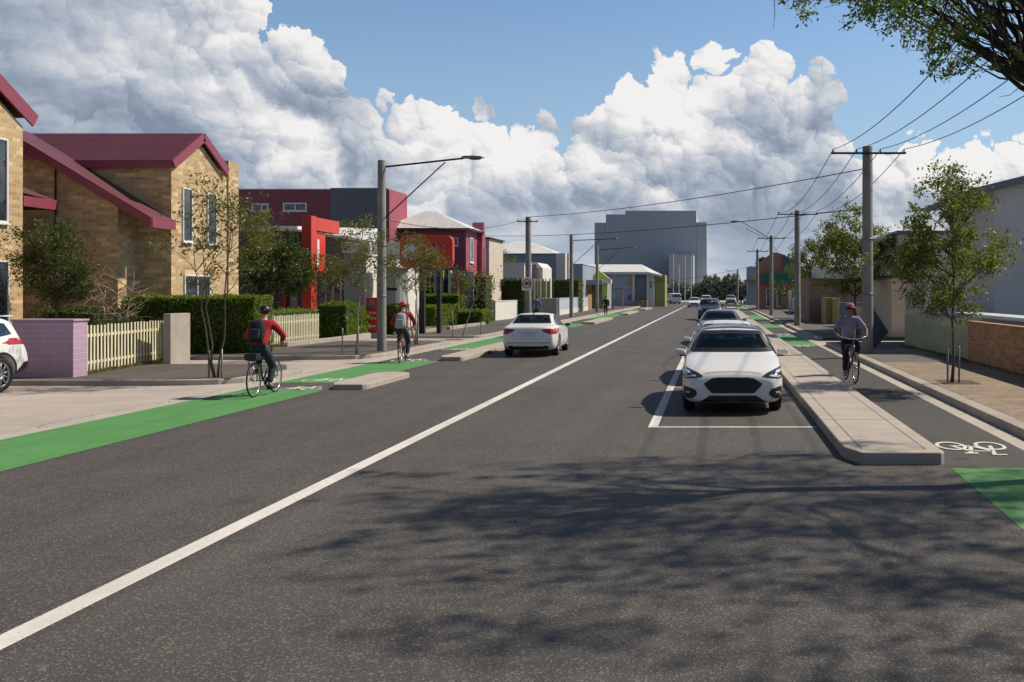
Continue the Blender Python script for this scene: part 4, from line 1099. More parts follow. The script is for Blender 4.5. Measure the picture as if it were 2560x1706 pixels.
def rear_suv(c):
    t, bvh, P, S = c
    for s in (1, -1):
        f = (lambda p: p) if s > 0 else mirror
        P('tail_light', 'red_lamp', [f([(.60,1.10),(.86,1.13),(.90,1.00),(.84,.98),(.62,1.02)])], 'rear', step=.03)
    for v in ('xpos', 'xneg'):
        P('tail_light', 'red_lamp', [[(4.22,1.12),(4.50,1.06),(4.50,.99),(4.30,1.03)]], v, step=.03)
        P('bumper_trim', 'car_black', [[(3.98,.30),(4.58,.40),(4.58,.62),(4.30,.60),(4.10,.42)]], v, step=.04)
        P('wheel_arch_trim', 'car_black', [[(S['RA'] + (S['wr']+.10)*math.cos(R(a)), S['wr'] + (S['wr']+.10)*math.sin(R(a))) for a in range(0, 181, 12)] + [(S['RA'] + (S['wr']+.045)*math.cos(R(a)), S['wr'] + (S['wr']+.045)*math.sin(R(a))) for a in range(180, -1, -12)]], v, step=.03)
    P('number_plate', 'plate', [[(-.2,.78),(.2,.78),(.2,.89),(-.2,.89)]], 'rear', off=.014)
    q = MB(); q.box(-.60,.60,4.08,4.36,1.575,1.605); q.build('spoiler', M['car_white'], t, bevel=.012, world=False)
m_, t_ = newmat('grille mesh')
p_ = t_.n('ShaderNodeTexCoord').outputs['Object']
vo_ = t_.n('ShaderNodeTexVoronoi'); t_.put(vo_.inputs['Vector'], p_); vo_.inputs['Scale'].default_value = 55
t_.out(t_.bsdf(t_.mix(t_.m('GREATER_THAN', vo_.outputs['Distance'], .55), (.005,.005,.005), (.022,.022,.024)), .5)); M['grille_mesh'] = m_
M['gap_grey'] = plain('panel gap', (.22, .22, .22), .6, obj=True)
M['roof_glass'] = glassmat('roof glass', (.045, .06, .075), .06)
# ---------------------------------------------------------------- ground, road, paths
def sheet(name, mat, polys, z):
    mb = MB()
    for p in polys:
        ar = sum(p[i][0]*p[(i+1)%len(p)][1]-p[(i+1)%len(p)][0]*p[i][1] for i in range(len(p)))
        if ar < 0: p = p[::-1]
        mb.add([(x, y, z) for x, y in p], [tuple(range(len(p)))])
    return struct(name, mb, M[mat])
def rect(x0, x1, y0, y1): return [(x0,y0),(x1,y0),(x1,y1),(x0,y1)]
sheet('ground', 'ground', [rect(-2500, 2500, -60, 4000)], -.03)
sheet('road', 'asphalt', [rect(-10.16, 2.2, -30, 190), rect(2.2, 4.12, -30, 11.42), rect(2.2, 4.12, 150, 190), rect(-10.16, 4.12, 190, 205), rect(-60, -10.16, 168, 188), rect(4.12, 60, 168, 188)], 0.0)
sheet('bike_lane', 'asphalt_lane', [rect(2.2, 4.12, 11.42, 150)], 0.0)
sheet('far_road', 'gutter', [rect(-14, 8, 205, 900)], -.006)
sheet('gutter', 'gutter', [rect(-10.60, -10.16, -30, 168), rect(4.12, 4.455, -30, 168)], .0)
sheet('driveway', 'concrete', [rect(-60, -10.60, -30, 60), [(4.46, 38.3), (12, 38.3), (12, 41.5), (4.46, 41.5)]], -.004)
# grooves between gutter and apron
sheet('joint', 'groove', [rect(-10.606, -10.594, -30, 21.5), rect(-10.606, -10.594, 24.8, 29.6)], .003)
sheet('centre_line', 'white_paint', [rect(-4.365, -4.18, -30, 150)], .004)
sheet('green_bike_lane', 'green_paint', [rect(-10.14, -8.34, a, b) for a, b in ((-30, 20.5), (22.2, 29.2), (35.4, 44.0), (57.5, 63.5), (75.7, 94), (105, 117))] +
      [[(2.70,-10),(5.2,-10),(4.12,11.42),(2.83,11.42),(2.72,8)]] + [rect(2.83, 4.10, a, b) for a, b in ((37.6, 46.9), (55.9, 63.8), (74.5, 87.6), (105, 134))], .004)
sheet('parking_line', 'white_paint', [rect(-1.02, -.87, 14.85, 36), rect(-1.02, -.87, 43.5, 50.5), rect(-1.02, -.87, 61, 64), rect(-.87, 1.60, 14.85, 14.95), rect(-.87, .2, 21.1, 21.2),
      rect(-1.0,-.85, 80, 84)], .0045)
sheet('separator_edge_line', 'yellow_paint', [rect(2.83, 2.93, 40, 118)], .008)

def slab_obj(name, outline, z0, z1, mat, kind='structure', bevel=.018, parent=None):
    mb = MB(); mb.prism(outline, 'z', z0, z1)
    return tag(mb.build(name, M[mat], parent, bevel=bevel), kind=kind) if parent is None else mb.build(name, M[mat], parent, bevel=bevel)
def rounded(pts, r=.5, n=5):
    out = []
    N = len(pts)
    for i in range(N):
        p0, p, p1 = Vector(pts[i-1][:2]), Vector(pts[i][:2]), Vector(pts[(i+1)%N][:2]); rr = pts[i][2] if len(pts[i]) > 2 else 0
        if rr <= 0: out.append(tuple(p)); continue
        a = p + (p0-p).normalized()*rr; b = p + (p1-p).normalized()*rr
        for k in range(n+1):
            u = k/n; out.append(tuple(a*(1-u)**2 + p*2*u*(1-u) + b*u*u))
    return out
def path_block(outer, kw, mat_in, h=.13, name='footpath'):
    slab_obj('kerb', rounded(outer), -.02, h, 'kerb')
    x0 = min(p[0] for p in outer); y0 = min(p[1] for p in outer); x1 = max(p[0] for p in outer); y1 = max(p[1] for p in outer)
# left footpath blocks: kerb ring with dark infill
def left_block(y0, y1, r0=1.2, r1=.8, x0=-24, xr=-10.62, mat='asphalt_dark', h=.12):
    slab_obj('kerb', rounded([(x0,y0),(xr,y0,r0),(xr,y1,r1),(x0,y1)]), -.02, h, 'kerb')
    k = .28; sheet('footpath', mat, [rounded([(x0,y0+.16),(xr-k,y0+.16,r0*.8),(xr-k,y1-.16,r1*.8),(x0,y1-.16)])], h+.004)
oo = [(-17.5,21.55),(-10.62,21.55,1.9),(-10.62,24.8,.3),(-11.5,26.6,.5),(-17.5,26.6)]
slab_obj('kerb', rounded(oo), -.02, .12, 'kerb')
sheet('footpath', 'asphalt_dark', [rounded([(-17.5,21.7),(-10.95,21.72,1.7),(-10.95,24.6,.3),(-11.8,26.4,.4),(-17.5,26.4)])], .124)
left_block(29.8, 39.2, 1.8, .9); left_block(43.7, 150, 1.0, .6)
# right footpath
slab_obj('kerb', rounded([(4.455,-30),(4.74,-30),(4.74,38.2),(4.455,38.2,.2)]), -.02, .13, 'kerb')
slab_obj('kerb', rounded([(4.455,41.6),(4.74,41.6),(4.74,60),(4.455,60,.2)]), -.02, .13, 'kerb')
slab_obj('kerb', rounded([(4.455,62.5),(4.74,62.5),(4.74,150),(4.455,150,.2)]), -.02, .13, 'kerb')
m = MB(); m.box(4.742, 9.5, -30, 27, -.02, .128); struct('footpath', m, M['pavers'])
m = MB(); m.box(4.742, 12, 27.002, 38.2, -.02, .128); struct('footpath', m, M['pavers_grey'])
m = MB(); m.box(4.742, 12, 41.6, 150, -.02, .128); struct('footpath', m, M['pavers_grey'])
sheet('footpath_band', 'pavers', [rect(4.76, 7.9, 30.5, 33.5), rect(4.76, 7.9, 46.5, 50.5), rect(4.76, 7.9, 66, 69)], .133)

# ---------------------------------------------------------------- kerbed islands
def island(label, y0, y1, x0, x1, h=.15, group=None, joints=True, c=.34, notch=None):
    t = thing('traffic_island', label, 'traffic island', (x0, y0, 0), 0, group)
    mb = MB(); mb.prism([(x0+c*.5,y0),(x1-.06,y0),(x1,y0+.10),(x1,y1-.3),(x1-.25,y1),(x0+.25,y1),(x0,y1-.3),(x0,y0+c*1.4)], 'z', -.02, h)
    mb.build('kerb_block', M['island'], t, bevel=.02)
    if joints:
        g = MB()
        for x in (x0+.20, x1-.20): g.add([(x-.006,y0+.25,h+.002),(x+.006,y0+.25,h+.002),(x+.006,y1-.3,h+.002),(x-.006,y1-.3,h+.002)], [(0,1,2,3)])
        g.add([(x0+.2,y0+.244,h+.002),(x1-.2,y0+.244,h+.002),(x1-.2,y0+.256,h+.002),(x0+.2,y0+.256,h+.002)], [(0,1,2,3)])
        y = y0 + 3
        while y < min(y1, 60):
            g.add([(x0+.01,y,h+.0025),(x1-.01,y,h+.0025),(x1-.01,y+.010,h+.0025),(x0+.01,y+.010,h+.0025)], [(0,1,2,3)]); y += 3
        g.build('joint_groove', M['groove'], t)
    if notch:
        g = MB(); g.box(x1-.004, x1+.006, notch, notch+.5, .0, .10); g.build('drain_opening', M['black'], t)
    return t
island('long pale concrete separator between the parked cars and the right bike lane', 11.65, 128, 1.64, 2.83)
GI = 'short concrete islands along the left bike lane'
island('short concrete island just beyond the cyclist with the black backpack', 20.6, 23.9, -8.36, -7.50, .12, GI, False)
island('long concrete island with a black drain opening beside the white saloon', 29.2, 48.3, -8.46, -7.66, .13, GI, False, notch=32.4)
island('concrete island on the left bike lane before the pedestrian in black', 63, 74.5, -8.7, -7.8, .13, GI, False)
island('concrete island beside the far green patch past the pedestrian in black', 88.8, 101, -8.8, -7.9, .13, GI, False)
island('farthest small concrete island on the left bike lane', 112, 124, -8.8, -7.9, .13, GI, False)

# ---------------------------------------------------------------- painted bicycle symbols
def bike_symbol(label, cx, cy, w, d, flip=1):
    mb = MB(); z = .0085
    def ring(x, y, rx, ry, t):
        n = 28; vs = []
        for k in range(n):
            a = 2*math.pi*k/n; vs += [(x+rx*math.cos(a), y+ry*math.sin(a), z), (x+(rx-t)*math.cos(a), y+(ry-t*ry/rx)*math.sin(a), z)]
        mb.add(vs, [(2*k, 2*((k+1)%n), 2*((k+1)%n)+1, 2*k+1) for k in range(n)][:])
    def ln(p, q, t):
        p = Vector(p); q = Vector(q); u = (q-p).normalized(); nrm = Vector((-u.y, u.x))*t/2
        mb.add([(p.x+nrm.x, p.y+nrm.y, z+.0004),(p.x-nrm.x, p.y-nrm.y, z+.0004),(q.x-nrm.x, q.y-nrm.y, z+.0004),(q.x+nrm.x, q.y+nrm.y, z+.0004)], [(0,1,2,3)])
    f = flip; S = lambda x, y: (cx + x*w, cy + f*y*d)
    rx, ry = .215*w, .30*d; y0 = .18
    for s in (-1, 1): ring(cx + s*.28*w, cy - f*y0*d, rx, ry, .052*w)
    t = .060*w
    ln(S(-.28,-.18), S(-.12,.20), t); ln(S(-.28,-.18), S(0,-.16), t); ln(S(0,-.16), S(.18,.18), t); ln(S(-.12,.20), S(.18,.20), t); ln(S(-.15,.30), S(0,-.16), t)
    ln(S(.28,-.18), S(.14,.42), t); ln(S(.10,.44), S(.30,.44), t*1.2); ln(S(-.24,.34), S(-.06,.34), t*1.4)
    o = mb.build('bicycle_symbol', M['white_paint']); tag(o, label, 'road marking', 'white bicycle symbols on the bike lanes', 'thing')
    return o
bike_symbol('white bicycle symbol beside the nose of the long separator', 3.50, 12.85, .95, 1.15, -1)
bike_symbol('white bicycle symbol just ahead of the black backpack cyclist', -9.0, 20.9, 1.0, .85)
bike_symbol('white bicycle symbol behind the short concrete island', -9.2, 22.9, 1.15, .9)
bike_symbol('white bicycle symbol beside the red helmet cyclist', -9.35, 29.6, 1.1, 1.1)
bike_symbol('white bicycle symbol across from the island with the drain opening', -9.35, 35.2, 1.2, 1.0)
bike_symbol('white bicycle symbol at the near edge of the nearest right green block', 3.45, 37.4, 1.05, 1.3, -1)
bike_symbol('white bicycle symbol at the far edge of the nearest right green block', 3.45, 47.6, 1.05, 1.6, -1)

# ---------------------------------------------------------------- building helpers
def win(parent, face, pos, a0, a1, z0, z1, mull=(), trans=(), fw=.06, dp=.05, glass='glass', frame='frame_white', name='window'):
    """face: 'y' looks towards the viewer (-y), 'x' looks to +x, 'w' looks to -x"""
    f = MB(); g = MB()
    def bx(m, u0, u1, v0, v1, d0, d1):
        if face == 'y': m.box(u0, u1, pos-d1, pos-d0, v0, v1)
        elif face == 'x': m.box(pos+d0, pos+d1, u0, u1, v0, v1)
        else: m.box(pos-d1, pos-d0, u0, u1, v0, v1)
    bx(f, a0, a1, z0, z0+fw, .0, dp); bx(f, a0, a1, z1-fw, z1, .0, dp)
    bx(f, a0, a0+fw, z0+fw, z1-fw, .0, dp); bx(f, a1-fw, a1, z0+fw, z1-fw, .0, dp)
    for m in mull: c = a0+(a1-a0)*m; bx(f, c-fw*.4, c+fw*.4, z0+fw, z1-fw, .0, dp*.9)
    for m in trans: c = z0+(z1-z0)*m; bx(f, a0+fw, a1-fw, c-fw*.3, c+fw*.3, .0, dp*.8)
    bx(g, a0+fw*.5, a1-fw*.5, z0+fw*.5, z1-fw*.5, .003, .018)
    w = f.build(name, M[frame], parent, bevel=.004); g.build('pane', M[glass], w)
    bx(s := MB(), a0-.04, a1+.04, z0-.06, z0-.002, .0, dp+.05); s.build('sill', M[frame], w, bevel=.006)
    return w
def part(parent, name, mat, fn, bevel=0):
    mb = MB(); fn(mb); return mb.build(name, M[mat], parent, bevel=bevel)
def quadslab(mb, a, b, c, d, th):
    """a,b,c,d counter-clockwise seen from above; thickness downward along the normal"""
    a, b, c, d = map(Vector, (a, b, c, d)); n = (b-a).cross(d-a).normalized()
    if n.z < 0: n = -n; a, b, c, d = d, c, b, a
    lo = [p - n*th for p in (a, b, c, d)]
    mb.add(lo + [a, b, c, d], [(0,3,2,1),(4,5,6,7),(0,1,5,4),(1,2,6,5),(2,3,7,6),(3,0,4,7)])

# ---- near-left tan brick house (only its street side is in view)
t = thing('brick_house', 'tan brick house at the left edge with pale framed windows and maroon gable', 'house', (-24, 24.5, 0), 0, None)
x = -21.0; zc = 7.22
part(t, 'wall', 'brick_tan', lambda m: m.prism([(20.0,0),(29.1,0),(29.1,zc-.1),(24.55,10.1),(20.0,zc-.1)], 'x', -30, x))
def f(m):
    for s, ye in ((1, 29.42), (-1, 19.65)):
        quadslab(m, (-30.4, 24.55, 10.45), (x+.10, 24.55, 10.45), (x+.10, ye, zc+.34), (-30.4, ye, zc+.34), .14)
rf = part(t, 'roof', 'maroon_roof', f)
def f(m):
    for ye in (29.44, 19.63): m.bar((x+.14, 24.55, 10.28), (x+.14, ye, zc+.14), .06, .42)
part(t, 'bargeboard', 'maroon_trim', f)
win(t, 'x', x, 27.3, 28.45, 4.15, 6.65); win(t, 'x', x, 27.2, 28.5, 1.0, 3.05)
def f(m):
    quadslab(m, (-26, 29.1, 5.75), (x-.55, 29.1, 5.52), (x+.02, 30.55, 5.02), (-26, 30.55, 5.02), .05)
    m.add([(x-.55,29.1,5.52),(x+.02,29.1,5.12),(x+.02,30.55,5.02)], [(0,1,2)])
part(t, 'porch_roof', 'maroon_roof', f)
part(t, 'porch_fascia', 'maroon_trim', lambda m: (m.box(x-.04, x+.03, 29.1, 30.6, 4.72, 5.04), m.box(-26, x-.042, 30.52, 30.6, 4.72, 5.04)), .01)

# ---- tan brick house with the street gable
t = thing('brick_house', 'tan brick house with maroon gable roof and long sloping side roof behind the hedge', 'house', (-21, 34.3, 0))
x = -18.3; y0, y1, ya = 32.30, 36.20, 34.1; ze, zr = 6.42, 7.40
part(t, 'wall', 'brick_tan', lambda m: m.prism([(y0,0),(y1,0),(y1,6.3),(35.7,ze+.05),(ya,zr),(y0,ze-.05)], 'x', -31, x))
def f(m):
    quadslab(m, (-31.3, y0-.10, ze+.12), (x+.10, y0-.10, ze+.12), (x+.10, ya, zr+.36), (-31.3, ya, zr+.36), .12)
    quadslab(m, (-31.3, ya, zr+.36), (x+.10, ya, zr+.36), (x+.10, 35.75, ze+.32), (-31.3, 35.75, ze+.32), .12)
part(t, 'roof', 'maroon_roof', f)
def f(m):
    m.bar((x+.14, ya, zr+.22), (x+.14, y0-.12, ze-.02), .07, .30); m.bar((x+.14, ya, zr+.22), (x+.14, 35.78, ze+.18), .07, .30)
    m.box(-31.3, x+.10, y0-.16, y0-.11, ze-.14, ze+.08)
part(t, 'bargeboard', 'maroon_trim', f)
part(t, 'soffit', 'black', lambda m: m.box(-31, x-.02, y0-.105, y0-.005, ze-.12, ze-.07))
part(t, 'chimney_pier', 'brick_tan', lambda m: m.box(x-.25, x+.06, 36.0, 36.75, 0, 7.05))
win(t, 'x', x, 32.95, 33.55, 3.85, 5.72, fw=.05); win(t, 'x', x, 34.55, 35.2, 3.85, 5.70, fw=.05); win(t, 'x', x, 33.05, 34.75, 1.35, 2.72, mull=(.5,), fw=.06)
# side wing with the long slope
def f(m): m.prism([(-31,0),(-19.45,0),(-19.45,5.02),(-22.6,6.95),(-31,6.95)], 'y', 31.25, 32.33)
part(t, 'side_wall', 'brick_tan', f)
part(t, 'downpipe', 'black', lambda m: m.tube([(-21.45,31.2,0),(-21.45,31.2,6.2)], .03, 6))
def f(m): quadslab(m, (-23.1, 30.95, 7.50), (-18.2, 30.95, 4.52), (-18.2, 32.30, 4.52), (-23.1, 32.30, 7.50), .10)
part(t, 'side_roof', 'maroon_roof', f)
def f(m):
    m.prism([(-23.1,7.50),(-18.17,4.53),(-18.17,4.20),(-21.6,6.28),(-23.2,6.85),(-31,6.85),(-31,7.5)], 'y', 30.90, 30.945)
    m.box(-18.2, -18.14, 30.95, 32.30, 4.20, 4.53)
part(t, 'side_fascia', 'maroon_trim', f)
part(t, 'upper_fascia', 'maroon_trim', lambda m: m.box(-31, -23.1, 30.95, 32.3, 6.86, 7.48))

# ---- lilac wall, picket fences, pillar, low garden kerbs
t = thing('garden_wall', 'lilac painted brick wall with stepped top beside the white four wheel drive', 'wall', (-15, 22.5, 0))
part(t, 'pier', 'brick_lilac', lambda m: m.box(-16.35, -14.92, 22.3, 22.82, -.02, 1.42), .012)
part(t, 'wall_panel', 'brick_lilac', lambda m: m.box(-32, -16.352, 22.36, 22.78, -.02, 1.28), .01)
part(t, 'coping', 'brick_lilac', lambda m: (m.box(-16.38, -14.89, 22.27, 22.85, 1.422, 1.47), m.box(-32, -16.385, 22.33, 22.81, 1.282, 1.325)), .01)

def picket(label, x0, y0, x1, y1, z0, z1, mat, pw=.065, gap=.062, group=None, seed=1, rails=True):
    t = thing('picket_fence', label, 'fence', (x0, y0, 0), 0, group); rnd = random.Random(seed)
    a, b = Vector((x0,y0,0)), Vector((x1,y1,0)); L = (b-a).length; u = (b-a).normalized(); nrm = Vector((u.y,-u.x,0)); rot = math.atan2(u.y, u.x)
    mb = MB(); s = .03
    while s < L:
        p = a + u*(s+pw/2); zt = z1 + rnd.uniform(-.012,.012); zb = z0 + rnd.uniform(0,.03); ty = rnd.uniform(-.012,.012)
        mb.obox((p.x, p.y, (zt+zb)/2), (pw*rnd.uniform(.92,1.05), .02, zt-zb), Euler((0, ty, rot)))
        s += pw + gap*rnd.uniform(.85,1.15)
    mb.build('pickets', M[mat], t)
    if rails:
        r = MB()
        for z in (z0+.22, z1-.25): r.obox(((a+b)/2 - nrm*.032).to_tuple()[:2] + (z,), (L, .04, .07), Euler((0,0,rot)))
        r.build('rails', M[mat], t)
        for k in range(int(L/1.8)+2):
            s = min(L-.05, .05+k*1.8); p = a + u*s - nrm*.075
            q = MB(); q.obox((p.x, p.y, (z1-.06)/2), (.08,.06,z1-.06), Euler((0,0,rot))); q.build('post', M['timber'], t)
    return t
GP = 'cream picket fences along the left footpath'
picket('cream picket fence between the lilac wall and the stained render pillar', -15.2, 22.9, -16.0, 28.0, .16, 1.29, 'picket', .075, .113, GP)
picket('cream picket fence right of the black backpack cyclist', -16.0, 33.6, -15.95, 38.7, .16, 1.24, 'picket', .062, .078, GP, 5)
o = MB(); o.box(-15.15, -14.95, 26.35, 27.35, 0, 1.51); o = o.build('gate_pillar', M['render_pillar'], bevel=.015); tag(o, 'plain stained render pillar at the end of the picket fence', 'pillar', None, 'thing')
o = MB(); o.box(-15.75, -15.30, 27.6, 27.9, 0, 1.46); o = o.build('meter_box', M['slate_wall'], bevel=.01); tag(o, 'dark metal box behind the stained render pillar', 'meter box', None, 'thing')

def low_kerb(label, pts, h=.28, w=.22):
    mb = MB()
    for a, b in zip(pts, pts[1:]): mb.bar((a[0],a[1],h/2), (b[0],b[1],h/2), w, h)
    o = mb.build('garden_edging', M['kerb'], bevel=.015); tag(o, label, 'garden edging', 'low concrete garden edgings', 'thing')
low_kerb('low concrete edging under the rounded hedge near the red arrow sign', [(-15.6,34.8),(-15.35,38.8),(-15.5,43.0)])
low_kerb('low concrete edging under the stacked hedges behind the red helmet cyclist', [(-14.6,43.9),(-14.3,45),(-14.15,48.6)])
low_kerb('low concrete edging under the bushes before the cream wall', [(-14.0,50.5),(-14.1,55.0),(-14.0,58.3)])

# ---- hedges
GH = 'clipped green hedges'
leaf_box('hedge', 'tall square clipped hedge behind the black backpack cyclist', -19.2, -14.85, 31.0, 32.3, 0, 1.98, 22000, .05, seed=1, group=GH)
leaf_box('hedge', 'low hedge strip behind the second picket fence', -17.4, -16.2, 33.6, 39.4, 0, 1.42, 6000, .05, seed=2, group=GH)
leaf_box('hedge', 'rounded hedge between the picket fence and the red arrow sign', -17.0, -15.62, 40.8, 43.4, .1, 1.60, 12000, .055, seed=3, group=GH, rough=.2, rnd_top=.5)
leaf_box('hedge', 'small hedge directly right of the red arrow sign', -15.5, -14.75, 44.8, 46.4, .1, 1.50, 4200, .055, seed=4, group=GH, rough=.12)
leaf_box('hedge', 'tall rear hedge of the stacked pair', -19.2, -16.3, 61.2, 62.8, .1, 1.95, 7000, .08, seed=5, group=GH, leaf='leaf_hedge')
leaf_box('hedge', 'low front hedge of the stacked pair', -17.1, -16.2, 55.8, 60.8, .1, 1.32, 7000, .075, seed=6, group=GH)
leaf_box('bush', 'dark low bushes in front of the cream wall', -15.7, -14.1, 58.6, 60.6, .1, .95, 4200, .08, leaf='leaf_hedge', seed=7, cat='bush', rough=.2)
leaf_box('bush', 'dark shrub at the foot of the brick house behind the lilac wall', -20.6, -18.9, 29.2, 30.4, 0, 1.55, 3500, .07, leaf='leaf_dark', seed=8, cat='bush', rough=.25)
leaf_box('bush', 'green shrub behind the cream picket fence', -18.0, -16.2, 27.4, 28.6, 0, 1.25, 2600, .06, leaf='leaf_dark', seed=9, cat='bush', rough=.25)

# ---- rough grass and weeds along the fences and edgings
def weeds(label, pts, n, h, seed, width=.12):
    r = random.Random(seed); mb = MB()
    for i in range(n):
        k = r.randrange(len(pts)-1); a, b = Vector(pts[k]), Vector(pts[k+1]); p = a.lerp(b, r.random()) + Vector((r.gauss(0, width), r.gauss(0, width*.5), 0))
        z = pts[k][2]; hh = h*r.uniform(.4, 1.3); d = Vector((r.gauss(0,.35), r.gauss(0,.35), 1)).normalized()*hh; s_ = Vector((r.gauss(0,1), r.gauss(0,1), 0)).normalized()*.008
        mb.add([(p.x-s_.x, p.y-s_.y, z), (p.x+s_.x, p.y+s_.y, z), tuple(Vector((p.x, p.y, z))+d)], [(0,1,2)])
    return tag(mb.build('grass', M['weed']), label, 'weeds', None, 'stuff')
M['weed'] = leafmat('dry weeds', (.10, .095, .03), (.20, .17, .07), .2)
weeds('dry weeds growing under the cream picket fence', [(-15.15,22.95,.125),(-15.95,28.0,.125)], 1500, .10, 1)
weeds('dry weeds growing under the second picket fence', [(-15.95,33.6,.125),(-15.9,38.7,.125)], 1200, .12, 2)
weeds('weeds along the foot of the orange brick wall and sage fence', [(7.25,14,.13),(7.27,27.6,.13),(6.95,35.2,.13)], 1500, .09, 3, .06)
def litter(label, pts, n, seed, w=.25, z=.006):
    r = random.Random(seed); mb = MB()
    for i in range(n):
        k = r.randrange(len(pts)-1); a, b = Vector(pts[k]), Vector(pts[k+1]); p = a.lerp(b, r.random()) + Vector((r.gauss(0, w), r.gauss(0, w), 0))
        an = r.uniform(0, 6.28); s_ = r.uniform(.012, .03); u = Vector((math.cos(an), math.sin(an), r.uniform(-.1,.3)))*s_; v = Vector((-math.sin(an), math.cos(an), r.uniform(0,.3)))*s_*.45
        q = Vector((p.x, p.y, p.z+z)); mb.add([q-u, q+v, q+u, q-v], [(0,1,2,3)])
    return tag(mb.build('leaf_litter', M['litter']), label, 'leaf litter', None, 'stuff')
M['litter'] = leafmat('fallen leaves', (.13, .075, .03), (.24, .17, .07), .1)
litter('fallen leaves along the right gutter', [(4.38,9,0),(4.38,36,0)], 420, 4, .05)
litter('fallen leaves along the left gutter and apron', [(-10.45,12,0),(-10.45,34,0)], 260, 5, .07)
litter('fallen leaves on the right footpath under the street tree', [(5.0,17,.13),(5.6,24,.13)], 260, 6, .6)
# ---------------------------------------------------------------- shops and houses further along the left side
def B(m, px0, px1, py0, d, dep, py1=None, z0=0.0, pr=0.0):
    """axis-aligned block whose front stands at distance d between two bearings"""
    zt = Z(py0, d); zb = z0 if py1 is None else Z(py1, d)
    m.box(X(px0, d), X(px1, d), d-pr, d+dep, zb, zt)
def blk(parent, name, mat, *a, bevel=.01, **k):
    m = MB(); B(m, *a, **k); return m.build(name, M[mat], parent, bevel=bevel)

# long maroon two-storey block at the back
d = 66.0; xr = X(895, d)
t = thing('office_block', 'long flat maroon two-storey block with grey corrugated bay behind the takeaway', 'building', (xr-8, d, 0))
zt = Z(437, d); xm = X(760, d)
part(t, 'wall', 'maroon_wall', lambda m: m.box(X(380, d), xm, d, d+3.8, 0, zt))
part(t, 'corrugated_wall', 'grey_ribbed', lambda m: m.box(xm+.002, xr-.12, d-.06, d+3.8, 0, zt+.08))
part(t, 'end_wall', 'maroon_wall_lit', lambda m: m.box(xr-.118, xr, d-.02, d+3.8, 0, zt+.04))
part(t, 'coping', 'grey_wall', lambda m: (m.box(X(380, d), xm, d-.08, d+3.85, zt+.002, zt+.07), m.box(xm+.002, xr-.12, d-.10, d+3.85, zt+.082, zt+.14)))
win(t, 'y', d, X(651, d), X(705, d), Z(485.5, d), Z(466.5, d), mull=(.52,), glass='glass_pale', fw=.08)
win(t, 'y', d, X(579, d), X(617, d), Z(486, d), Z(468, d), mull=(.62,), glass='glass_pale', fw=.08)

# takeaway shop with the red portal
t = thing('takeaway_shop', 'low takeaway shop with red portal frame, white fascia and slate walls', 'shop', (-19, 48, 0))
d = 50.0
blk(t, 'slate_wall', 'slate_wall', 470, 617, 531, d, 6)
blk(t, 'white_fascia', 'white_metal', 470, 684, 520, d-.5, 7, py1=531, bevel=.02)
blk(t, 'pillar', 'taupe_wall', 616.5, 630, 531.5, d-.35, .6)
blk(t, 'upper_wall', 'slate_wall', 630.5, 690, 531.5, d+.1, 5, py1=598)
blk(t, 'entrance_canopy', 'white_metal', 629, 690, 597, d-.9, 1.0, py1=612, bevel=.02)
blk(t, 'maroon_bay', 'maroon_wall', 631, 651, 612.5, d-.1, 3); blk(t, 'red_strip', 'kred', 651.2, 655.4, 612.5, d-.15, 1)
blk(t, 'door', 'glass', 656, 667, 612.5, d+.1, .1); blk(t, 'side_panel', 'grey_wall', 667.3, 683, 612.5, d, 2)
# portal
pd = 45.2; px = -19.0
def f(m):
    m.box(px-.46, px, pd, pd+.62, 0, 5.72)
part(t, 'portal_post', 'kred', f, .015)
part(t, 'portal_beam', 'kred', lambda m: m.box(px-.44, px-.002, pd+.622, 48.6, 5.05, 5.68), .015)
part(t, 'banner', 'kred', lambda m: m.box(px-.30, px-.12, pd+.622, pd+1.95, 3.05, 5.0), .015)
part(t, 'banner_mark', 'frame_white', lambda m: (m.box(px-.118, px-.10, pd+.92, pd+1.18, 3.55, 4.65), m.prism([(pd+.88,3.32),(pd+1.28,3.32),(pd+1.18,3.55),(pd+.92,3.55)], 'x', px-.118, px-.10)))
d = 49.5
blk(t, 'taupe_wall', 'taupe_wall', 733, 790, 540, d, 6, py1=596); 
blk(t, 'taupe_fascia', 'taupe_wall', 722, 748, 584, d-.3, .25, py1=616)
blk(t, 'taupe_pier', 'taupe_wall', 728, 744, 596.5, d-.05, 1); blk(t, 'taupe_corner_pier', 'taupe_wall', 784.5, 790, 596.5, d-.05, 1)
w = win(t, 'y', d+.1, X(745, d), X(784, d), .25, Z(618, d), mull=(.5,), trans=(.36,), fw=.08); win(t, 'y', d+.15, X(713, d), X(728, d), .25, Z(618, d), mull=(.6,), trans=(.36,), fw=.07)
# white stepped roofs
def f(m):
    quadslab(m, (X(690, d), d-.4, Z(528, d)), (X(866, d), d-.4, Z(556, d)), (X(878, d+3), d+3, Z(526, d+3)), (X(690, d+3), d+3, Z(520, d+3)), .12)
part(t, 'white_roof', 'white_roof', f)
blk(t, 'white_parapet', 'white_metal', 785, 850, 557, d-.6, .3, py1=582, bevel=.02)
blk(t, 'sage_wall', 'sage_wall', 790.5, 836, 582.5, d-.2, 4)
blk(t, 'sage_corner', 'white_wall', 836.3, 842, 582.5, d-.25, 2)
blk(t, 'sage_dado', 'grey_wall', 790.5, 836, 690, d-.26, .05)
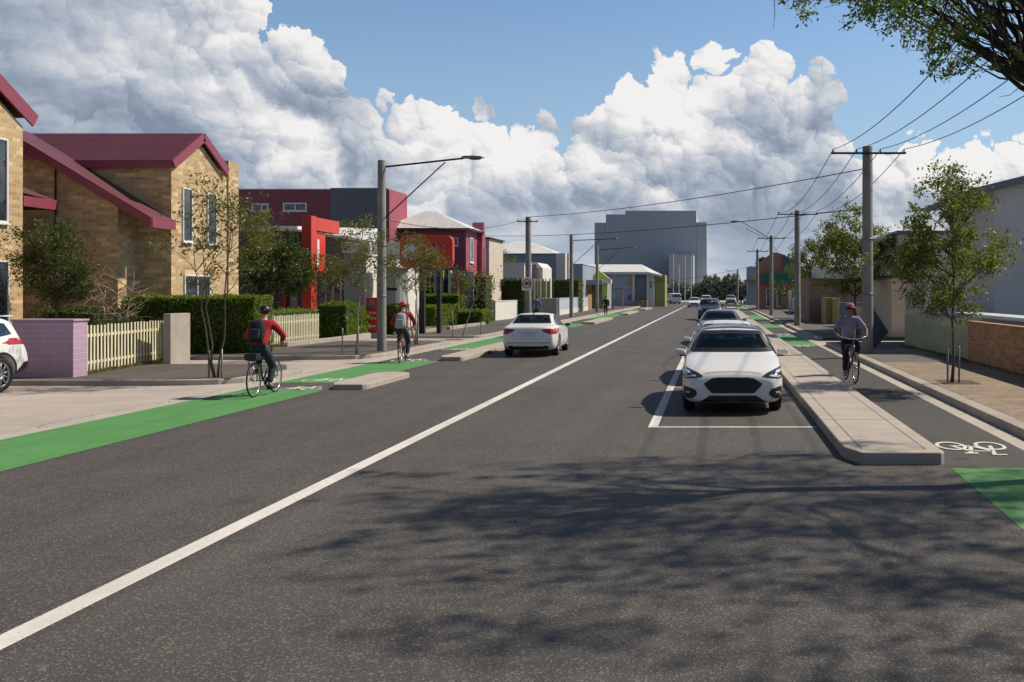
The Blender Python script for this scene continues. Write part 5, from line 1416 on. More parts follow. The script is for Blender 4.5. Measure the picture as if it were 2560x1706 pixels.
# kiosk with round roof
kd = 49.0; kx = X(890, kd)
t = thing('service_kiosk', 'rounded pale kiosk with low conical roof behind the first left street lamp', 'kiosk', (kx, kd, 0))
part(t, 'wall', 'sage_wall', lambda m: m.lathe([(.78, 0), (.78, Z(616, kd))], (kx, kd+.8, 0), 'z', 24))
part(t, 'roof', 'white_metal', lambda m: m.lathe([(.95, Z(616, kd)), (.95, Z(613, kd)), (.35, Z(597, kd)), (.001, Z(594, kd))], (kx, kd+.8, 0), 'z', 28))
part(t, 'eave', 'black', lambda m: m.lathe([(.001, Z(618, kd)), (.88, Z(618, kd)), (.93, Z(616.2, kd))], (kx, kd+.8, 0), 'z', 28))
part(t, 'dark_panel', 'black', lambda m: m.box(kx-.35, kx+.5, kd-.0, kd+.02, Z(668, kd), Z(662, kd)))
t = thing('plant_room', 'plain white rendered block behind the rounded kiosk', 'building', (X(905, 53), 53, 0))
blk(t, 'wall', 'white_wall', 875, 927, 558, 53, 3); blk(t, 'coping', 'white_metal', 874, 928, 556, 52.95, 3.1, py1=558)

# text to mesh
def text_mesh(s, size, ext=.01):
    c = bpy.data.curves.new('t', 'FONT'); c.body = s; c.size = size; c.extrude = ext; c.align_x = 'CENTER'; c.align_y = 'CENTER'
    o = bpy.data.objects.new('t', c); COL.objects.link(o); dg = bpy.context.evaluated_depsgraph_get(); dg.update()
    m = o.evaluated_get(dg).to_mesh(); r = [tuple(v.co) for v in m.vertices], [tuple(p.vertices) for p in m.polygons]
    o.evaluated_get(dg).to_mesh_clear(); bpy.data.objects.remove(o); bpy.data.curves.remove(c); return r
def put_text(mb, s, size, c, ext=.008, bold=0):
    vs, fs = text_mesh(s, size, ext)
    mb.add([(c[0]+x, c[1]-z, c[2]+y) for x, y, z in vs], fs)
# arrow sign
sd = 43.6; sx = X(853, sd)
t = thing('arrow_sign', 'low red sign board with white lettering and left arrow beside the first left street lamp', 'sign', (sx, sd, 0))
part(t, 'base', 'grey_wall', lambda m: m.box(X(838, sd), X(872, sd), sd-.05, sd+.3, 0, Z(765, sd)+.0), .01)
part(t, 'board', 'kred_dark', lambda m: m.box(X(840, sd), X(872, sd), sd, sd+.2, Z(765, sd)+.002, Z(684, sd)), .02)
def f(m):
    put_text(m, 'Drive', .20, (sx+.02, sd-.004, Z(719, sd))); put_text(m, 'Thru', .20, (sx+.02, sd-.004, Z(731, sd)))
    z = Z(750, sd); m.box(sx-.05, sx+.19, sd-.012, sd-.002, z-.035, z+.035); m.prism([(sx-.18,z),(sx-.04,z+.13),(sx-.04,z-.13)], 'y', sd-.014, sd-.003)
part(t, 'lettering', 'frame_white', f)
part(t, 'round_panel', 'glass_pale', lambda m: m.lathe([(.001,-.012),(.17,-.012),(.17,0)], (sx+.03, sd, Z(700, sd)), 'y', 24))
# raised takeaway sign
sd = 46.0; x0, x1 = X(918, sd), X(1040, sd); z0, z1 = Z(616, sd), Z(541, sd)
t = thing('pylon_sign', 'large rounded red takeaway sign raised on two posts behind a street tree', 'sign', ((x0+x1)/2, sd, 0))
part(t, 'post', 'dark_steel', lambda m: m.box(X(962, sd), X(974, sd), sd+.05, sd+.3, 0, z0), .01)
part(t, 'post', 'dark_steel', lambda m: m.box(X(1002, sd), X(1011, sd), sd+.05, sd+.3, 0, z0), .01)
rr = rounded([(x0,z0,.35),(x1,z0,.35),(x1,z1,.35),(x0,z1,.35)])
part(t, 'board', 'kred', lambda m: m.prism(rr, 'y', sd, sd+.35), .02)
r2 = rounded([(x0+.09,z0+.09,.3),(x1-.09,z0+.09,.3),(x1-.09,z1-.09,.3),(x0+.09,z1-.09,.3)])
part(t, 'face', 'kred_dark', lambda m: m.prism(r2, 'y', sd-.02, sd-.001))
part(t, 'round_panel', 'white_metal', lambda m: m.lathe([(.001,-.03),(.40,-.03),(.40,-.021)], (X(943, sd), sd, (z0+z1)/2), 'y', 28))
part(t, 'lettering', 'frame_white', lambda m: [put_text(m, 'KFC', .56, (X(997, sd)+q, sd-.03, (z0+z1)/2+.12)) for q in (-.02, 0, .02)])

# maroon hip-roofed house
d = 68.0; xr = X(1071, d); d2 = 71.2; zt = Z(528, d)
t = thing('maroon_house', 'maroon two-storey house with white hip roof and pointed parapet', 'house', (xr-5, d, 0))
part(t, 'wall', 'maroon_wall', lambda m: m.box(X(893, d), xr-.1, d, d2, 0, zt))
part(t, 'street_wall', 'maroon_wall_lit', lambda m: m.box(xr-.098, xr, d-.01, d2, 0, zt))
ez = Z(524, d-.5); ax = X(994, d+2.2)
def f(m):
    xl, xe = X(880, d), xr+.35; ya, yb = d-.45, d2+.5
    P = [(xl,ya,ez),(xe,ya,ez),(xe,yb,ez),(xl,yb,ez),(ax-.4,(ya+yb)/2,Z(487,d+2)),(ax+.4,(ya+yb)/2,Z(487,d+2))]
    m.add(P, [(0,1,5,4),(1,2,5),(2,3,4,5),(3,0,4)]); m.add([(xl,ya,ez-.1),(xe,ya,ez-.1),(xe,yb,ez-.1),(xl,yb,ez-.1)], [(3,2,1,0)])
part(t, 'roof', 'white_roof', f)
part(t, 'gutter', 'black', lambda m: (m.box(X(880, d), xr+.36, d-.5, d-.452, ez-.14, ez-.02), m.box(xr+.35, xr+.40, d-.45, d2+.5, ez-.14, ez-.02)))
part(t, 'parapet', 'maroon_wall_lit', lambda m: m.prism([(d2+.05,0),(d2+1.25,0),(d2+1.25,5.6),(d2+.9,6.9),(d2+.65,7.35),(d2+.4,6.9),(d2+.05,5.8)], 'x', xr-.5, xr+.35), .02)
part(t, 'parapet_niche', 'maroon_wall', lambda m: m.box(xr+.352, xr+.37, d2+.35, d2+.95, 2.9, 5.4))
win(t, 'y', d, X(1038, d), X(1053, d), Z(565, d), Z(546, d), glass='glass_pale', fw=.05)
win(t, 'x', xr, d+.95, d+1.95, Z(604, d+1.5), Z(547, d+1.5), glass='glass_pale', fw=.07); win(t, 'x', xr, d+.95, d+1.9, 1.0, 3.1, glass='glass_pale', fw=.07)
for i, (a, b, mt) in enumerate(((936,941,'olive_wall'),(950,953,'white_wall'),(965,974,'maroon_wall_lit'),(986,990,'olive_wall'),(996,1003,'blue_wall'),(1014,1018,'olive_wall'),(1030,1036,'white_wall'),(1040,1052,'maroon_wall_lit'))):
    blk(t, 'shopfront_panel', mt, a, b, 622, d-4.2, .3)
blk(t, 'shopfront', 'glass', 930, 1056, 622, d-3.8, 3.7)
t = thing('tan_house', 'narrow tan house end just beyond the pointed parapet', 'house', (X(1116, 76), 76, 0))
blk(t, 'wall', 'cream_wall', 1104, 1124, 548, 76, 5); win(t, 'y', 76, X(1114.5, 76), X(1120.5, 76), Z(574, 76), Z(562, 76), fw=.04); blk(t, 'eave', 'dark_steel', 1104, 1126, 545, 75.6, 5.5, py1=548)

# ---- boundary walls along the left footpath
def wallrun(label, x0, y0, x1, y1, h, mat, cap=None, th=.2, name='boundary_wall', base=None):
    t = thing(name, label, 'wall', (x0, y0, 0)); u = Vector((x1-x0, y1-y0, 0)); L = u.length; rot = math.atan2(u.y, u.x)
    c = ((x0+x1)/2, (y0+y1)/2)
    hb = base[0] if base else 0
    if base:
        m = MB(); m.obox((c[0], c[1], hb/2), (L, th+.04, hb), Euler((0,0,rot))); m.build('plinth', M[base[1]], t, bevel=.01)
    m = MB(); m.obox((c[0], c[1], (h+hb)/2+.001), (L, th, h-hb), Euler((0,0,rot))); m.build('wall_panel', M[mat], t, bevel=.012)
    m = MB(); m.obox((c[0], c[1], h+.025), (L+.02, th+.06, .05), Euler((0,0,rot))); m.build('coping', M[cap or mat], t, bevel=.01)
    return t
wallrun('return wall coloured grey for shade behind the dark low bushes', -18.2, 67.0, -15.5, 66.9, 1.5, 'grey_wall')  # shaded end of the pale wall, its shade put into the colour
wallrun('long cream rendered boundary wall behind the white saloon', -15.35, 66.9, -15.2, 77.5, 1.45, 'white_wall')
wallrun('grey boundary gate between the cream wall and the pale blue fence', -15.0, 81.9, -13.4, 81.9, 1.55, 'grey_wall', 'white_wall')
wallrun('pale blue panel fence on a cream plinth', -13.35, 82.2, -13.9, 105, 1.55, 'paleblue', 'paleblue_cap', base=(.55, 'white_wall'))
wallrun('dark brown fence panel at the end of the pale blue fence', -13.95, 105.3, -14.1, 110, 1.8, 'timber')
# ---- further houses
t = thing('white_house', 'pale house with hip roof and long grey upper storey', 'house', (X(1200, 100), 100, 0)); d = 100.0
blk(t, 'wall', 'blue_wall', 1126, 1277, 584, d, 8); blk(t, 'end_block', 'white_wall', 1277.3, 1299, 582, d-.1, 5); blk(t, 'flue', 'white_wall', 1300, 1308, 582, d+1, 2)
def f(m):
    ya, yb, z = d-.4, d+8, Z(583, d); xl, xe = X(1110, d), X(1283, d); ap = X(1205, d+4)
    m.add([(xl,ya,z),(xe,ya,z),(xe,yb,z),(xl,yb,z),(ap-1,d+4,Z(555,d+4)),(ap+.5,d+4,Z(555,d+4))], [(0,1,5,4),(1,2,5),(2,3,4,5),(3,0,4)])
part(t, 'roof', 'white_roof', f)
t = thing('white_shed', 'sunlit white boxy house behind the cream wall', 'house', (X(1166, 86), 86, 0))
blk(t, 'wall', 'white_wall', 1120, 1205, 606, 86, 5, py1=640); blk(t, 'lower_wall', 'slate_wall', 1120, 1205, 640.3, 86.2, 4); blk(t, 'coping', 'white_metal', 1119, 1206, 604.5, 85.9, 5.2, py1=606)
t = thing('small_gabled_house', 'small white gabled house right of the second left pole', 'house', (X(1233, 90), 90, 0)); d = 90.0
part(t, 'wall', 'white_wall', lambda m: m.box(X(1214, d), X(1247, d), d, d+5, 0, Z(616, d)))
part(t, 'roof', 'white_metal', lambda m: m.prism([(X(1212,d),Z(616,d)),(X(1247,d),Z(616,d)),(X(1236,d),Z(604,d)),(X(1222,d),Z(603,d))], 'y', d-.3, d+5.2))
part(t, 'gable_shade', 'taupe_wall', lambda m: m.prism([(X(1219,d),Z(640,d)),(X(1236,d),Z(640,d)),(X(1233,d),Z(609,d)),(X(1225,d),Z(607,d))], 'y', d-.35, d-.302))
for i, a in enumerate((1226, 1232, 1240, 1247, 1253, 1262)): blk(t, 'veranda_post', 'olive_wall' if i % 2 else 'white_wall', a, a+2.5, 641, d-4, .2)
blk(t, 'veranda_back', 'olive_wall', 1224, 1262, 646, d-2, .2)
t = thing('blue_grey_hall', 'flat blue grey hall behind the third left pole', 'building', (X(1286, 112), 112, 0))
blk(t, 'wall', 'blue_wall', 1234, 1339, 608, 112, 12); blk(t, 'coping', 'paleblue', 1233, 1340, 606.5, 111.9, 12.2, py1=608)
t = thing('veranda_house', 'low house with blue grey canopy and brown timber posts', 'house', (X(1365, 118), 118, 0)); d = 118.0
blk(t, 'wall', 'grey_wall', 1325, 1395, 643, d, 5); blk(t, 'canopy', 'blue_wall', 1326, 1384, 643.5, d-3, 3, py1=655, bevel=.03)
blk(t, 'porch_roof', 'white_metal', 1372, 1404, 642, d-2.6, 3, py1=652); 
for a in (1332, 1352, 1356): blk(t, 'post', 'timber', a, a+2.2, 656, d-3.1, .2)
blk(t, 'beam', 'timber', 1332, 1358, 655.5, d-3.15, .2, py1=658); blk(t, 'lime_panel', 'lime', 1384, 1393, 655, d-2.5, .1); blk(t, 'brown_panel', 'timber', 1360, 1372, 668, d-1, .2)
def f(m): m.prism([(X(1356,d+5),Z(642,d+5)),(X(1402,d+5),Z(641,d+5)),(X(1378,d+5),Z(622,d+5))], 'y', d+4, d+5)
part(t, 'lime_gable', 'lime', f)
t = thing('white_hall', 'long white-roofed hall with pale blue walls and orange panels', 'building', (X(1440, 140), 140, 0)); d = 140.0
blk(t, 'wall', 'paleblue', 1378, 1453, 628, d, 8); blk(t, 'recess_wall', 'blue_wall', 1458, 1486, 629, d+.8, 4)
for a, b in ((1453, 1458), (1486, 1490)): blk(t, 'column', 'white_metal', a, b, 628, d-.3, 1)
blk(t, 'end_wall', 'white_wall', 1490, 1503, 629, d, 5); blk(t, 'olive_wing', 'olive_wall', 1503, 1528, 632, d+1, 6)
win(t, 'y', d, X(1492, d), X(1499, d), Z(665, d), Z(646, d), fw=.08, glass='glass_pale')
def f(m):
    ya, yb = d-.8, d+9; zl, zr, zp = Z(625.5, d), Z(633, d), Z(608, d+4)
    m.add([(X(1335,d),ya,zl),(X(1490,d),ya,zl),(X(1522,d),ya,zr),(X(1526,d+6),yb,zr),(X(1335,d+6),yb,zl),(X(1335,d+4),d+4,zp),(X(1474,d+4),d+4,zp)], [(0,1,6,5),(1,2,6),(2,3,6),(3,4,5,6)])
    m.add([(X(1335,d),ya,zl-.35),(X(1490,d),ya,zl-.35),(X(1490,d),ya,zl),(X(1335,d),ya,zl)], [(0,1,2,3)])
    m.add([(X(1490,d),ya,zl-.35),(X(1522,d),ya,zr-.3),(X(1522,d),ya,zr),(X(1490,d),ya,zl)], [(0,1,2,3)])
part(t, 'roof', 'white_roof', f)
blk(t, 'orange_panel', 'orange', 1441, 1450, 641, d-.05, .05, py1=656); blk(t, 'red_panel', 'kred', 1443, 1450, 679, d-.05, .05, py1=689); blk(t, 'step', 'timber', 1456, 1487, 691, d-2, 2)
t = thing('pergola', 'small timber arm and post shelter in front of the white-roofed hall', 'pergola', (X(1410, 112), 112, 0)); d = 112.0
blk(t, 'post', 'steel', 1406.5, 1410, 629, d, .3); blk(t, 'post', 'timber', 1430, 1432, 662, d, .2)
part(t, 'arm', 'timber', lambda m: m.bar((X(1408,d),d,Z(667,d)), (X(1434,d),d,Z(662,d)), .18, .18))
part(t, 'seat_frame', 'timber', lambda m: (m.bar((X(1414,d),d,Z(690,d)), (X(1424,d),d,Z(680,d)), .12), m.bar((X(1412,d),d,Z(690,d)), (X(1428,d),d,Z(691,d)), .12)))
leaf_box('hedge', 'olive clipped hedge behind the pale blue fence', X(1271,96), X(1331,96), 96, 99, 0, Z(643,96), 3800, .11, leaf='hedge_olive', seed=11, group=GH, rough=.05)
leaf_box('hedge', 'dark green hedge behind the cream boundary wall', X(1148,74), X(1206,74), 74, 77, 0, Z(642,74), 3200, .09, leaf='leaf_dark', seed=12, group=GH, rough=.2)
leaf_box('hedge', 'brownish hedge at the foot of the pointed parapet', X(1086,64), X(1118,64), 64, 66, 0, Z(634,64), 1800, .09, leaf='leaf_olive', seed=13, group=GH, rough=.2)

# ---- big hazy block and far tree belt
d = 420.0
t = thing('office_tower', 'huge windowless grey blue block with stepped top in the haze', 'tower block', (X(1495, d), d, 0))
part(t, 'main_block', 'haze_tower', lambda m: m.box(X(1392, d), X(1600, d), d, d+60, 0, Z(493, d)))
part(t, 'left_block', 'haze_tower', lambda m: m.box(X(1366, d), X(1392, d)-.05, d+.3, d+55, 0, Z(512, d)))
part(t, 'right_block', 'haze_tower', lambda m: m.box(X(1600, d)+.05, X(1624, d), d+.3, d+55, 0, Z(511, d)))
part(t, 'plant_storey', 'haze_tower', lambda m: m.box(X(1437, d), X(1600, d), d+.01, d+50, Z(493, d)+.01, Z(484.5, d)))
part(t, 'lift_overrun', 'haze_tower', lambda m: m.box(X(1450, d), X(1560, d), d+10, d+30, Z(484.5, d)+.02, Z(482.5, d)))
def f(m):
    for i in range(6): z = 6+i*5.2; m.box(X(1392.5, d), X(1599.5, d), d-.12, d-.02, z, z+.10)
    for px in (1434, 1475, 1517, 1558): m.box(X(px, d), X(px, d)+.10, d-.14, d-.03, 0, Z(493.5, d))
part(t, 'glazed_podium', 'haze_glass', lambda m: m.box(X(1537, d-30), X(1593, d-30), d-30, d-2, 0, Z(585, d-30)))
rnd = random.Random(5)
def treebelt(label, x0, x1, d, hfun, n, ls, mat, seed, dep=14):
    r = random.Random(seed); lb = MB(); pts = []
    for i in range(n):
        x = r.uniform(x0, x1); h = hfun(x)*(1+.12*math.sin(x*.9+seed)+.10*math.sin(x*2.3)+.07*math.sin(x*5.1)); z = h*(1 - r.random()**1.6*1.0)
        y = d + r.uniform(0, dep)*(z/h*.6+.3) + r.gauss(0, .5)
        pts.append((x, y, z*r.uniform(.93, 1.03)))
    leaf_quads(lb, r, pts, ls, .4)
    mb = lb; mb.cm = 0
    xs = x0; core = []
    o = lb.build('treeline', M[mat]); tag(o, label, 'treeline', None, 'stuff'); return o
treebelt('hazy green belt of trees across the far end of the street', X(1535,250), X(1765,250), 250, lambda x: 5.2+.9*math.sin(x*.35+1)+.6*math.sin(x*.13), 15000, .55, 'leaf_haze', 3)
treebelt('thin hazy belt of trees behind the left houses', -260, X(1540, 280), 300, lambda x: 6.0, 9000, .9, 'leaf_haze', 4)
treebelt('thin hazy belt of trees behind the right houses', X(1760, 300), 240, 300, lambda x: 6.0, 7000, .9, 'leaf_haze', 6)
# ---------------------------------------------------------------- right side buildings and walls
# big pale house near the right edge
t = thing('grey_house', 'tall pale grey rendered house with dark shallow gable roof at the right edge', 'house', (13, 37, 0))
hx = 9.72; hd = 33.2
part(t, 'wall', 'lilac_wall', lambda m: m.box(hx, 26, hd, 39.5, 0, 5.72), .01)
def f(m):
    quadslab(m, (hx-.95, hd-.35, 5.62), (13.4, hd-.35, 6.75), (13.4, 40.2, 6.75), (hx-.95, 40.2, 5.62), .20)
    quadslab(m, (13.4, hd-.35, 6.75), (28, hd-.35, 5.0), (28, 40.2, 5.0), (13.4, 40.2, 6.75), .20)
part(t, 'roof', 'steel', f)
part(t, 'fascia', 'steel', lambda m: (m.bar((hx-.98, hd-.39, 5.50), (13.4, hd-.39, 6.64), .05, .26),), .01)
part(t, 'gable', 'lilac_wall', lambda m: m.prism([(hx,5.722),(26,5.722),(26,5.75),(13.4,6.5),(hx+.3,5.77)], 'y', hd+.01, 39.4))
# lower wing
t = thing('pale_wing', 'low pale grey rendered building with cream porch between the trees', 'building', (10, 45, 0))
part(t, 'wall', 'lilac_wall', lambda m: m.box(8.45, 9.60, 44.0, 52, 0, 4.75))
part(t, 'main_wall', 'lilac_wall', lambda m: m.box(9.602, 17, 43.6, 52, 0, 4.75))
part(t, 'roof_edge', 'steel', lambda m: m.box(8.30, 17.2, 43.4, 52.2, 4.752, 4.90), .01)
part(t, 'roof_slope', 'steel', lambda m: m.prism([(7.3,4.30),(8.3,4.90),(8.3,4.75),(7.35,4.18)], 'y', 44.5, 52))
part(t, 'porch', 'cream_wall', lambda m: m.box(7.86, 8.448, 42.3, 47.6, 0, 2.75), .01)
part(t, 'porch_cap', 'dark_steel', lambda m: m.box(7.70, 8.46, 42.15, 47.8, 2.752, 2.84), .01)
part(t, 'red_post', 'maroon_wall', lambda m: m.box(7.78, 7.95, 47.9, 48.1, 0, 2.6))
# walls beside the right footpath
t = thing('brick_wall', 'orange brick garden wall at the right edge', 'wall', (7.5, 24, 0))
part(t, 'wall_panel', 'brick_orange', lambda m: m.box(7.32, 7.56, 4, 27.6, 0, 1.22), .008)
part(t, 'coping', 'brick_orange', lambda m: m.box(7.29, 7.59, 4, 27.63, 1.222, 1.28), .008)
picket('sage green picket fence beside the orange brick wall', 7.02, 35.2, 7.36, 27.7, .15, 1.28, 'picket_green', .085, .05, None, 9)
t = thing('rendered_wall', 'pale blue capped low rendered wall behind the sage picket fence', 'wall', (8, 30, 0))
part(t, 'wall_panel', 'paleblue', lambda m: (m.box(7.78, 7.96, 10, 36.2, 0, 1.36), m.box(7.962, 14, 36.0, 36.2, 0, 1.36)), .008)
part(t, 'coping', 'paleblue_cap', lambda m: (m.box(7.66, 8.55, 10, 35.8, 1.362, 1.46), m.box(7.66, 14, 35.802, 36.4, 1.362, 1.46)), .01)
# leaning board and blue disc by the big pole
t = thing('leaning_board', 'dark green pointed board leaning behind the nearest right pole', 'board', (5.6, 33, .13))
part(t, 'panel', 'slate_wall', lambda m: m.prism([(5.35,.35),(5.62,.13),(6.08,.72),(5.58,1.50),(5.35,1.45)], 'y', 33.4, 33.45), .005)
part(t, 'edge_frame', 'steel', lambda m: (m.bar((6.09,33.42,.72),(5.59,33.42,1.51), .03), m.bar((5.62,33.42,.13),(6.09,33.42,.72), .03)))
o = MB(); o.lathe([(.001,-.02),(.085,-.02),(.085,0)], (5.53, 33.38, 1.52), 'y', 18); o = o.build('blue_disc', plain('blue disc', (.10,.22,.62), .4)); tag(o, 'small round blue sign on top of the leaning board', 'sign', None, 'thing')

# shops beyond the trees
t = thing('brick_shop', 'brown brick shop with white fascia behind the right trees', 'shop', (X(1930, 64), 64, 0)); d = 64.0
blk(t, 'wall', 'brick_brown', 1859, 2010, 640, d, 6); blk(t, 'fascia', 'lilac_wall', 1876, 2020, 615, d-.6, 3, py1=640, bevel=.02)
blk(t, 'coping', 'grey_wall', 1856, 2012, 638.5, d+.3, 5, py1=640); blk(t, 'plinth', 'grey_wall', 1915, 1990, 697, d-.1, .08)
t = thing('green_shop', 'red brick shop with dark green awning and sloping parapet', 'shop', (X(1790, 112), 112, 0)); d = 112.0
part(t, 'wall', 'brick_red', lambda m: m.prism([(X(1744,d),0),(X(1880,d),0),(X(1880,d),Z(655,d)),(X(1830,d),Z(600,d)),(X(1797,d),Z(584,d)),(X(1782,d),Z(580,d)),(X(1774,d),Z(582,d)),(X(1744,d),Z(603,d))], 'y', d, d+8))
blk(t, 'awning', 'green_awning', 1752, 1812, 628, d-1.6, 1.6, py1=651, bevel=.03); blk(t, 'green_pier', 'green_awning', 1800, 1805, 586, d-.2, .3, py1=612); blk(t, 'green_pier', 'green_awning', 1810, 1814, 584, d-.2, .3, py1=612)
part(t, 'olive_gable', 'olive_wall', lambda m: m.prism([(X(1800,d),Z(650,d)),(X(1830,d),Z(650,d)),(X(1830,d),Z(612,d)),(X(1812,d),Z(604,d)),(X(1800,d),Z(610,d))], 'y', d-.15, d-.01))
blk(t, 'awning', 'green_awning', 1812, 1860, 640, d-1.4, 1.4, py1=650, bevel=.03)
for a, b in ((1760, 1772), (1784, 1796), (1816, 1826)): win(t, 'y', d, X(a, d), X(b, d), .4, Z(664, d), fw=.1)
blk(t, 'post', 'olive_wall', 1787, 1789.5, 652, d-1.6, .15)
leaf_box('ivy_hedge', 'dark creeper along the sloping parapet of the green-awned shop', X(1742,112), X(1775,112), 112.5, 114, Z(612,112), Z(594,112), 900, .16, leaf='leaf_dark', seed=15, rough=.4, cat='creeper')
t = thing('flat_roof_shop', 'distant grey flat-roofed shop left of the red brick shop', 'shop', (X(1728, 150), 150, 0)); d = 150.0
blk(t, 'wall', 'blue_wall', 1719, 1737, 613, d, 8); blk(t, 'side_block', 'cream_wall', 1737, 1750, 611, d+1, 8); blk(t, 'awning', 'timber', 1710, 1746, 643, d-2, 2, py1=646.5)
# fences and cabinets
t = thing('metal_cabinet', 'olive green metal cabinet standing on the right footpath', 'cabinet', (X(1912, 60), 60, .13))
part(t, 'cabinet_body', 'olive_wall', lambda m: (m.box(X(1898,60), X(1911,60), 60, 62.6, .13, Z(684,60)), m.box(X(1911,60)+.004, X(1927,60), 59.2, 62.6, .13, Z(686,60))), .01)
wallrun('grey sheet fence beyond the olive cabinet', X(1868,72), 72, X(1899,63), 63, 1.35, 'grey_wall')
wallrun('pale fence beside the farther shop', X(1822,100), 100, X(1840,84), 84, 1.4, 'paleblue')
wallrun('short cream wall end beyond the third right pole', X(1812,92), 92, X(1818,92), 92, 2.2, 'white_wall')
o = MB(); o.box(X(1846,80), X(1861,80), 80, 80.3, .13, 2.0); o = o.build('garden_gate', M['maroon_wall'], bevel=.01); tag(o, 'dark red gate panel between pale fences', 'gate', None, 'thing')
picket('pale picket fence behind the second right pole', X(1985,50), 50, X(1925,56), 56, .15, 1.35, 'picket', .10, .03, None, 12)
wallrun('light rendered wall behind the cyclist in the pink hat', X(1928,52), 52, X(1995,52), 52, 1.5, 'paleblue')

# ---------------------------------------------------------------- poles, lamps, wires
def pole(label, x, y, r, h, z0=.12, name='utility_pole', cat='pole', arm=None, lamp=None, group=None, bands=True, mat='pole'):
    t = thing(name, label, cat, (x, y, z0), 0, group)
    m = MB(); m.lathe([(r*1.06, -.1), (r*1.0, .3), (r*.86, h-z0-.02), (r*.80, h-z0), (.001, h-z0+.005)], (x, y, z0), 'z', 20); m.build('shaft', M[mat], t, smooth=False).data.polygons.foreach_set('use_smooth', [True]*(20*4))
    if bands:
        m = MB()
        for z in (h*.30, h*.56): m.lathe([(r*1.0, z-.03), (r*1.04, z-.02), (r*1.04, z+.02), (r*1.0, z+.03)], (x, y, 0), 'z', 20)
        m.build('band', M['steel'], t)
    if arm:
        a0, a1, za = arm
        m = MB(); m.box(a0, a1, y-r-.09, y-r-.0, za-.03, za+.03); am = m.build('crossarm', M['dark_steel'], t, bevel=.008)
        for i in range(4):
            m = MB(); xx = a0+.06+(a1-a0-.12)*i/3; m.lathe([(.02,0),(.03,.03),(.015,.05),(.028,.07),(.012,.10)], (xx, y-r-.045, za+.03), 'z', 10)
            m.build('insulator', M['dark_steel'], am)
    if lamp:
        dx, za, zt, zs = lamp      # reach, arm height at the pole, height at the tip, strut start
        m = MB(); s = 1 if dx > 0 else -1
        m.tube([(x, y, za), (x+dx*.72, y, zt-.03), (x+dx*.80, y, zt)], .032, 8); m.tube([(x+s*r*.6, y, zs), (x+dx*.62, y, za+(zt-za)*.62-.02)], .022, 6)
        m.build('lamp_arm', M['dark_steel'], t, smooth=True)
        m = MB(); x0 = x+dx*.78; x1 = x+dx*1.0
        vs = []; n = 12
        prof = [(0, .05, .04), (.12, .10, .07), (.5, .13, .075), (.85, .13, .06), (1, .06, .03)]
        for u, hw, hh in prof:
            for k in range(n):
                a = 2*math.pi*k/n; vs.append((x0+(x1-x0)*u, y+hw*math.cos(a), zt+.02+hh*math.sin(a)*(1 if math.sin(a) > 0 else .5)))
        m.add(vs, [(i*n+k, i*n+(k+1)%n, (i+1)*n+(k+1)%n, (i+1)*n+k) for i in range(len(prof)-1) for k in range(n)] + [tuple(range(n)), tuple(range((len(prof)-1)*n, len(prof)*n))])
        lh = m.build('lamp_head', M['steel'], t, smooth=True)
        m = MB(); m.ball((x0+(x1-x0)*.6, y, zt-.02), (abs(x1-x0)*.28, .09, .04), 12, 6); m.build('lens', M['clear_lamp'], lh, smooth=True)
    return t
GL = 'poles along the left footpath'; GR = 'poles along the right footpath'
pole('nearest left street lamp, thick grey pole with long braced arm over the road', -11.2, 32.3, .15, 6.55, name='street_lamp', cat='street lamp', lamp=(3.45, 6.32, 6.62, 4.6), group=GL)
pole('second left pole carrying the round 40 speed sign', -11.35, 58.6, .19, 6.72, arm=(-12.0, -10.7, 6.42), group=GL)
pole('third left pole with a braced lamp arm', -11.3, 76, .16, 6.68, name='street_lamp', cat='street lamp', lamp=(3.7, 6.2, 6.35, 4.3), group=GL)
pole('fourth left pole with a braced lamp arm, beside the pedestrian in black', -11.75, 96.5, .17, 6.75, name='street_lamp', cat='street lamp', lamp=(3.9, 6.35, 6.6, 4.4), group=GL)
GRP = ((4.98, 31, 6.82, 'nearest right pole beside the cyclist in the pink hat'), (4.98, 57, 6.97, 'second right pole with wide crossarm'), (4.93, 82, 6.95, 'third right pole with crossarm and lamp arm'), (4.93, 108, 6.95, 'fourth right pole by the green-awned shop'))
for i, (x, y, h, l) in enumerate(GRP):
    k = {}
    if i == 2: k = dict(lamp=(-3.5, 6.65, 8.15, 6.5))
    pole(l + ', grey concrete', x, y, .19 if i < 2 else .17, h, arm=(x-1.2, x+1.2, h-.25), group=GR, **k)
pole('distant curved lamp before the far trees', 5.0, 200, .22, 6.9, name='street_lamp', cat='street lamp', lamp=(-2.6, 6.2, 6.7, 5.0), group=GR, bands=False)
pole('pole just outside the view behind the overhanging tree', 5.0, 5, .19, 6.9, arm=(3.8, 6.2, 6.6), group=GR)
GF = 'pale thin poles at the far junction'
for px, top, l in ((1547, 583, 'leftmost of the thin pale poles at the far junction'), (1560, 610, 'short thin pale pole second from left at the far junction'), (1574, 587, 'tall thin pale pole third from left at the far junction'), (1588, 590, 'rightmost of the thin pale poles at the far junction')):
    dd = 190.0; pole(l, X(px, dd), dd, .10, Z(top, dd), 0, name='thin_pole', group=GF, bands=False, mat='white_wall')
t = thing('traffic_light', 'small dark traffic signal at the far junction beside the white van', 'traffic light', (X(1555, 172), 172, 0))
part(t, 'post', 'steel', lambda m: m.lathe([(.06,0),(.06,3.0)], (X(1554,172),172,0), 'z', 10)); part(t, 'signal_head', 'green_awning', lambda m: m.box(X(1551,172), X(1556,172), 171.8, 172.1, 2.7, 3.9), .03)
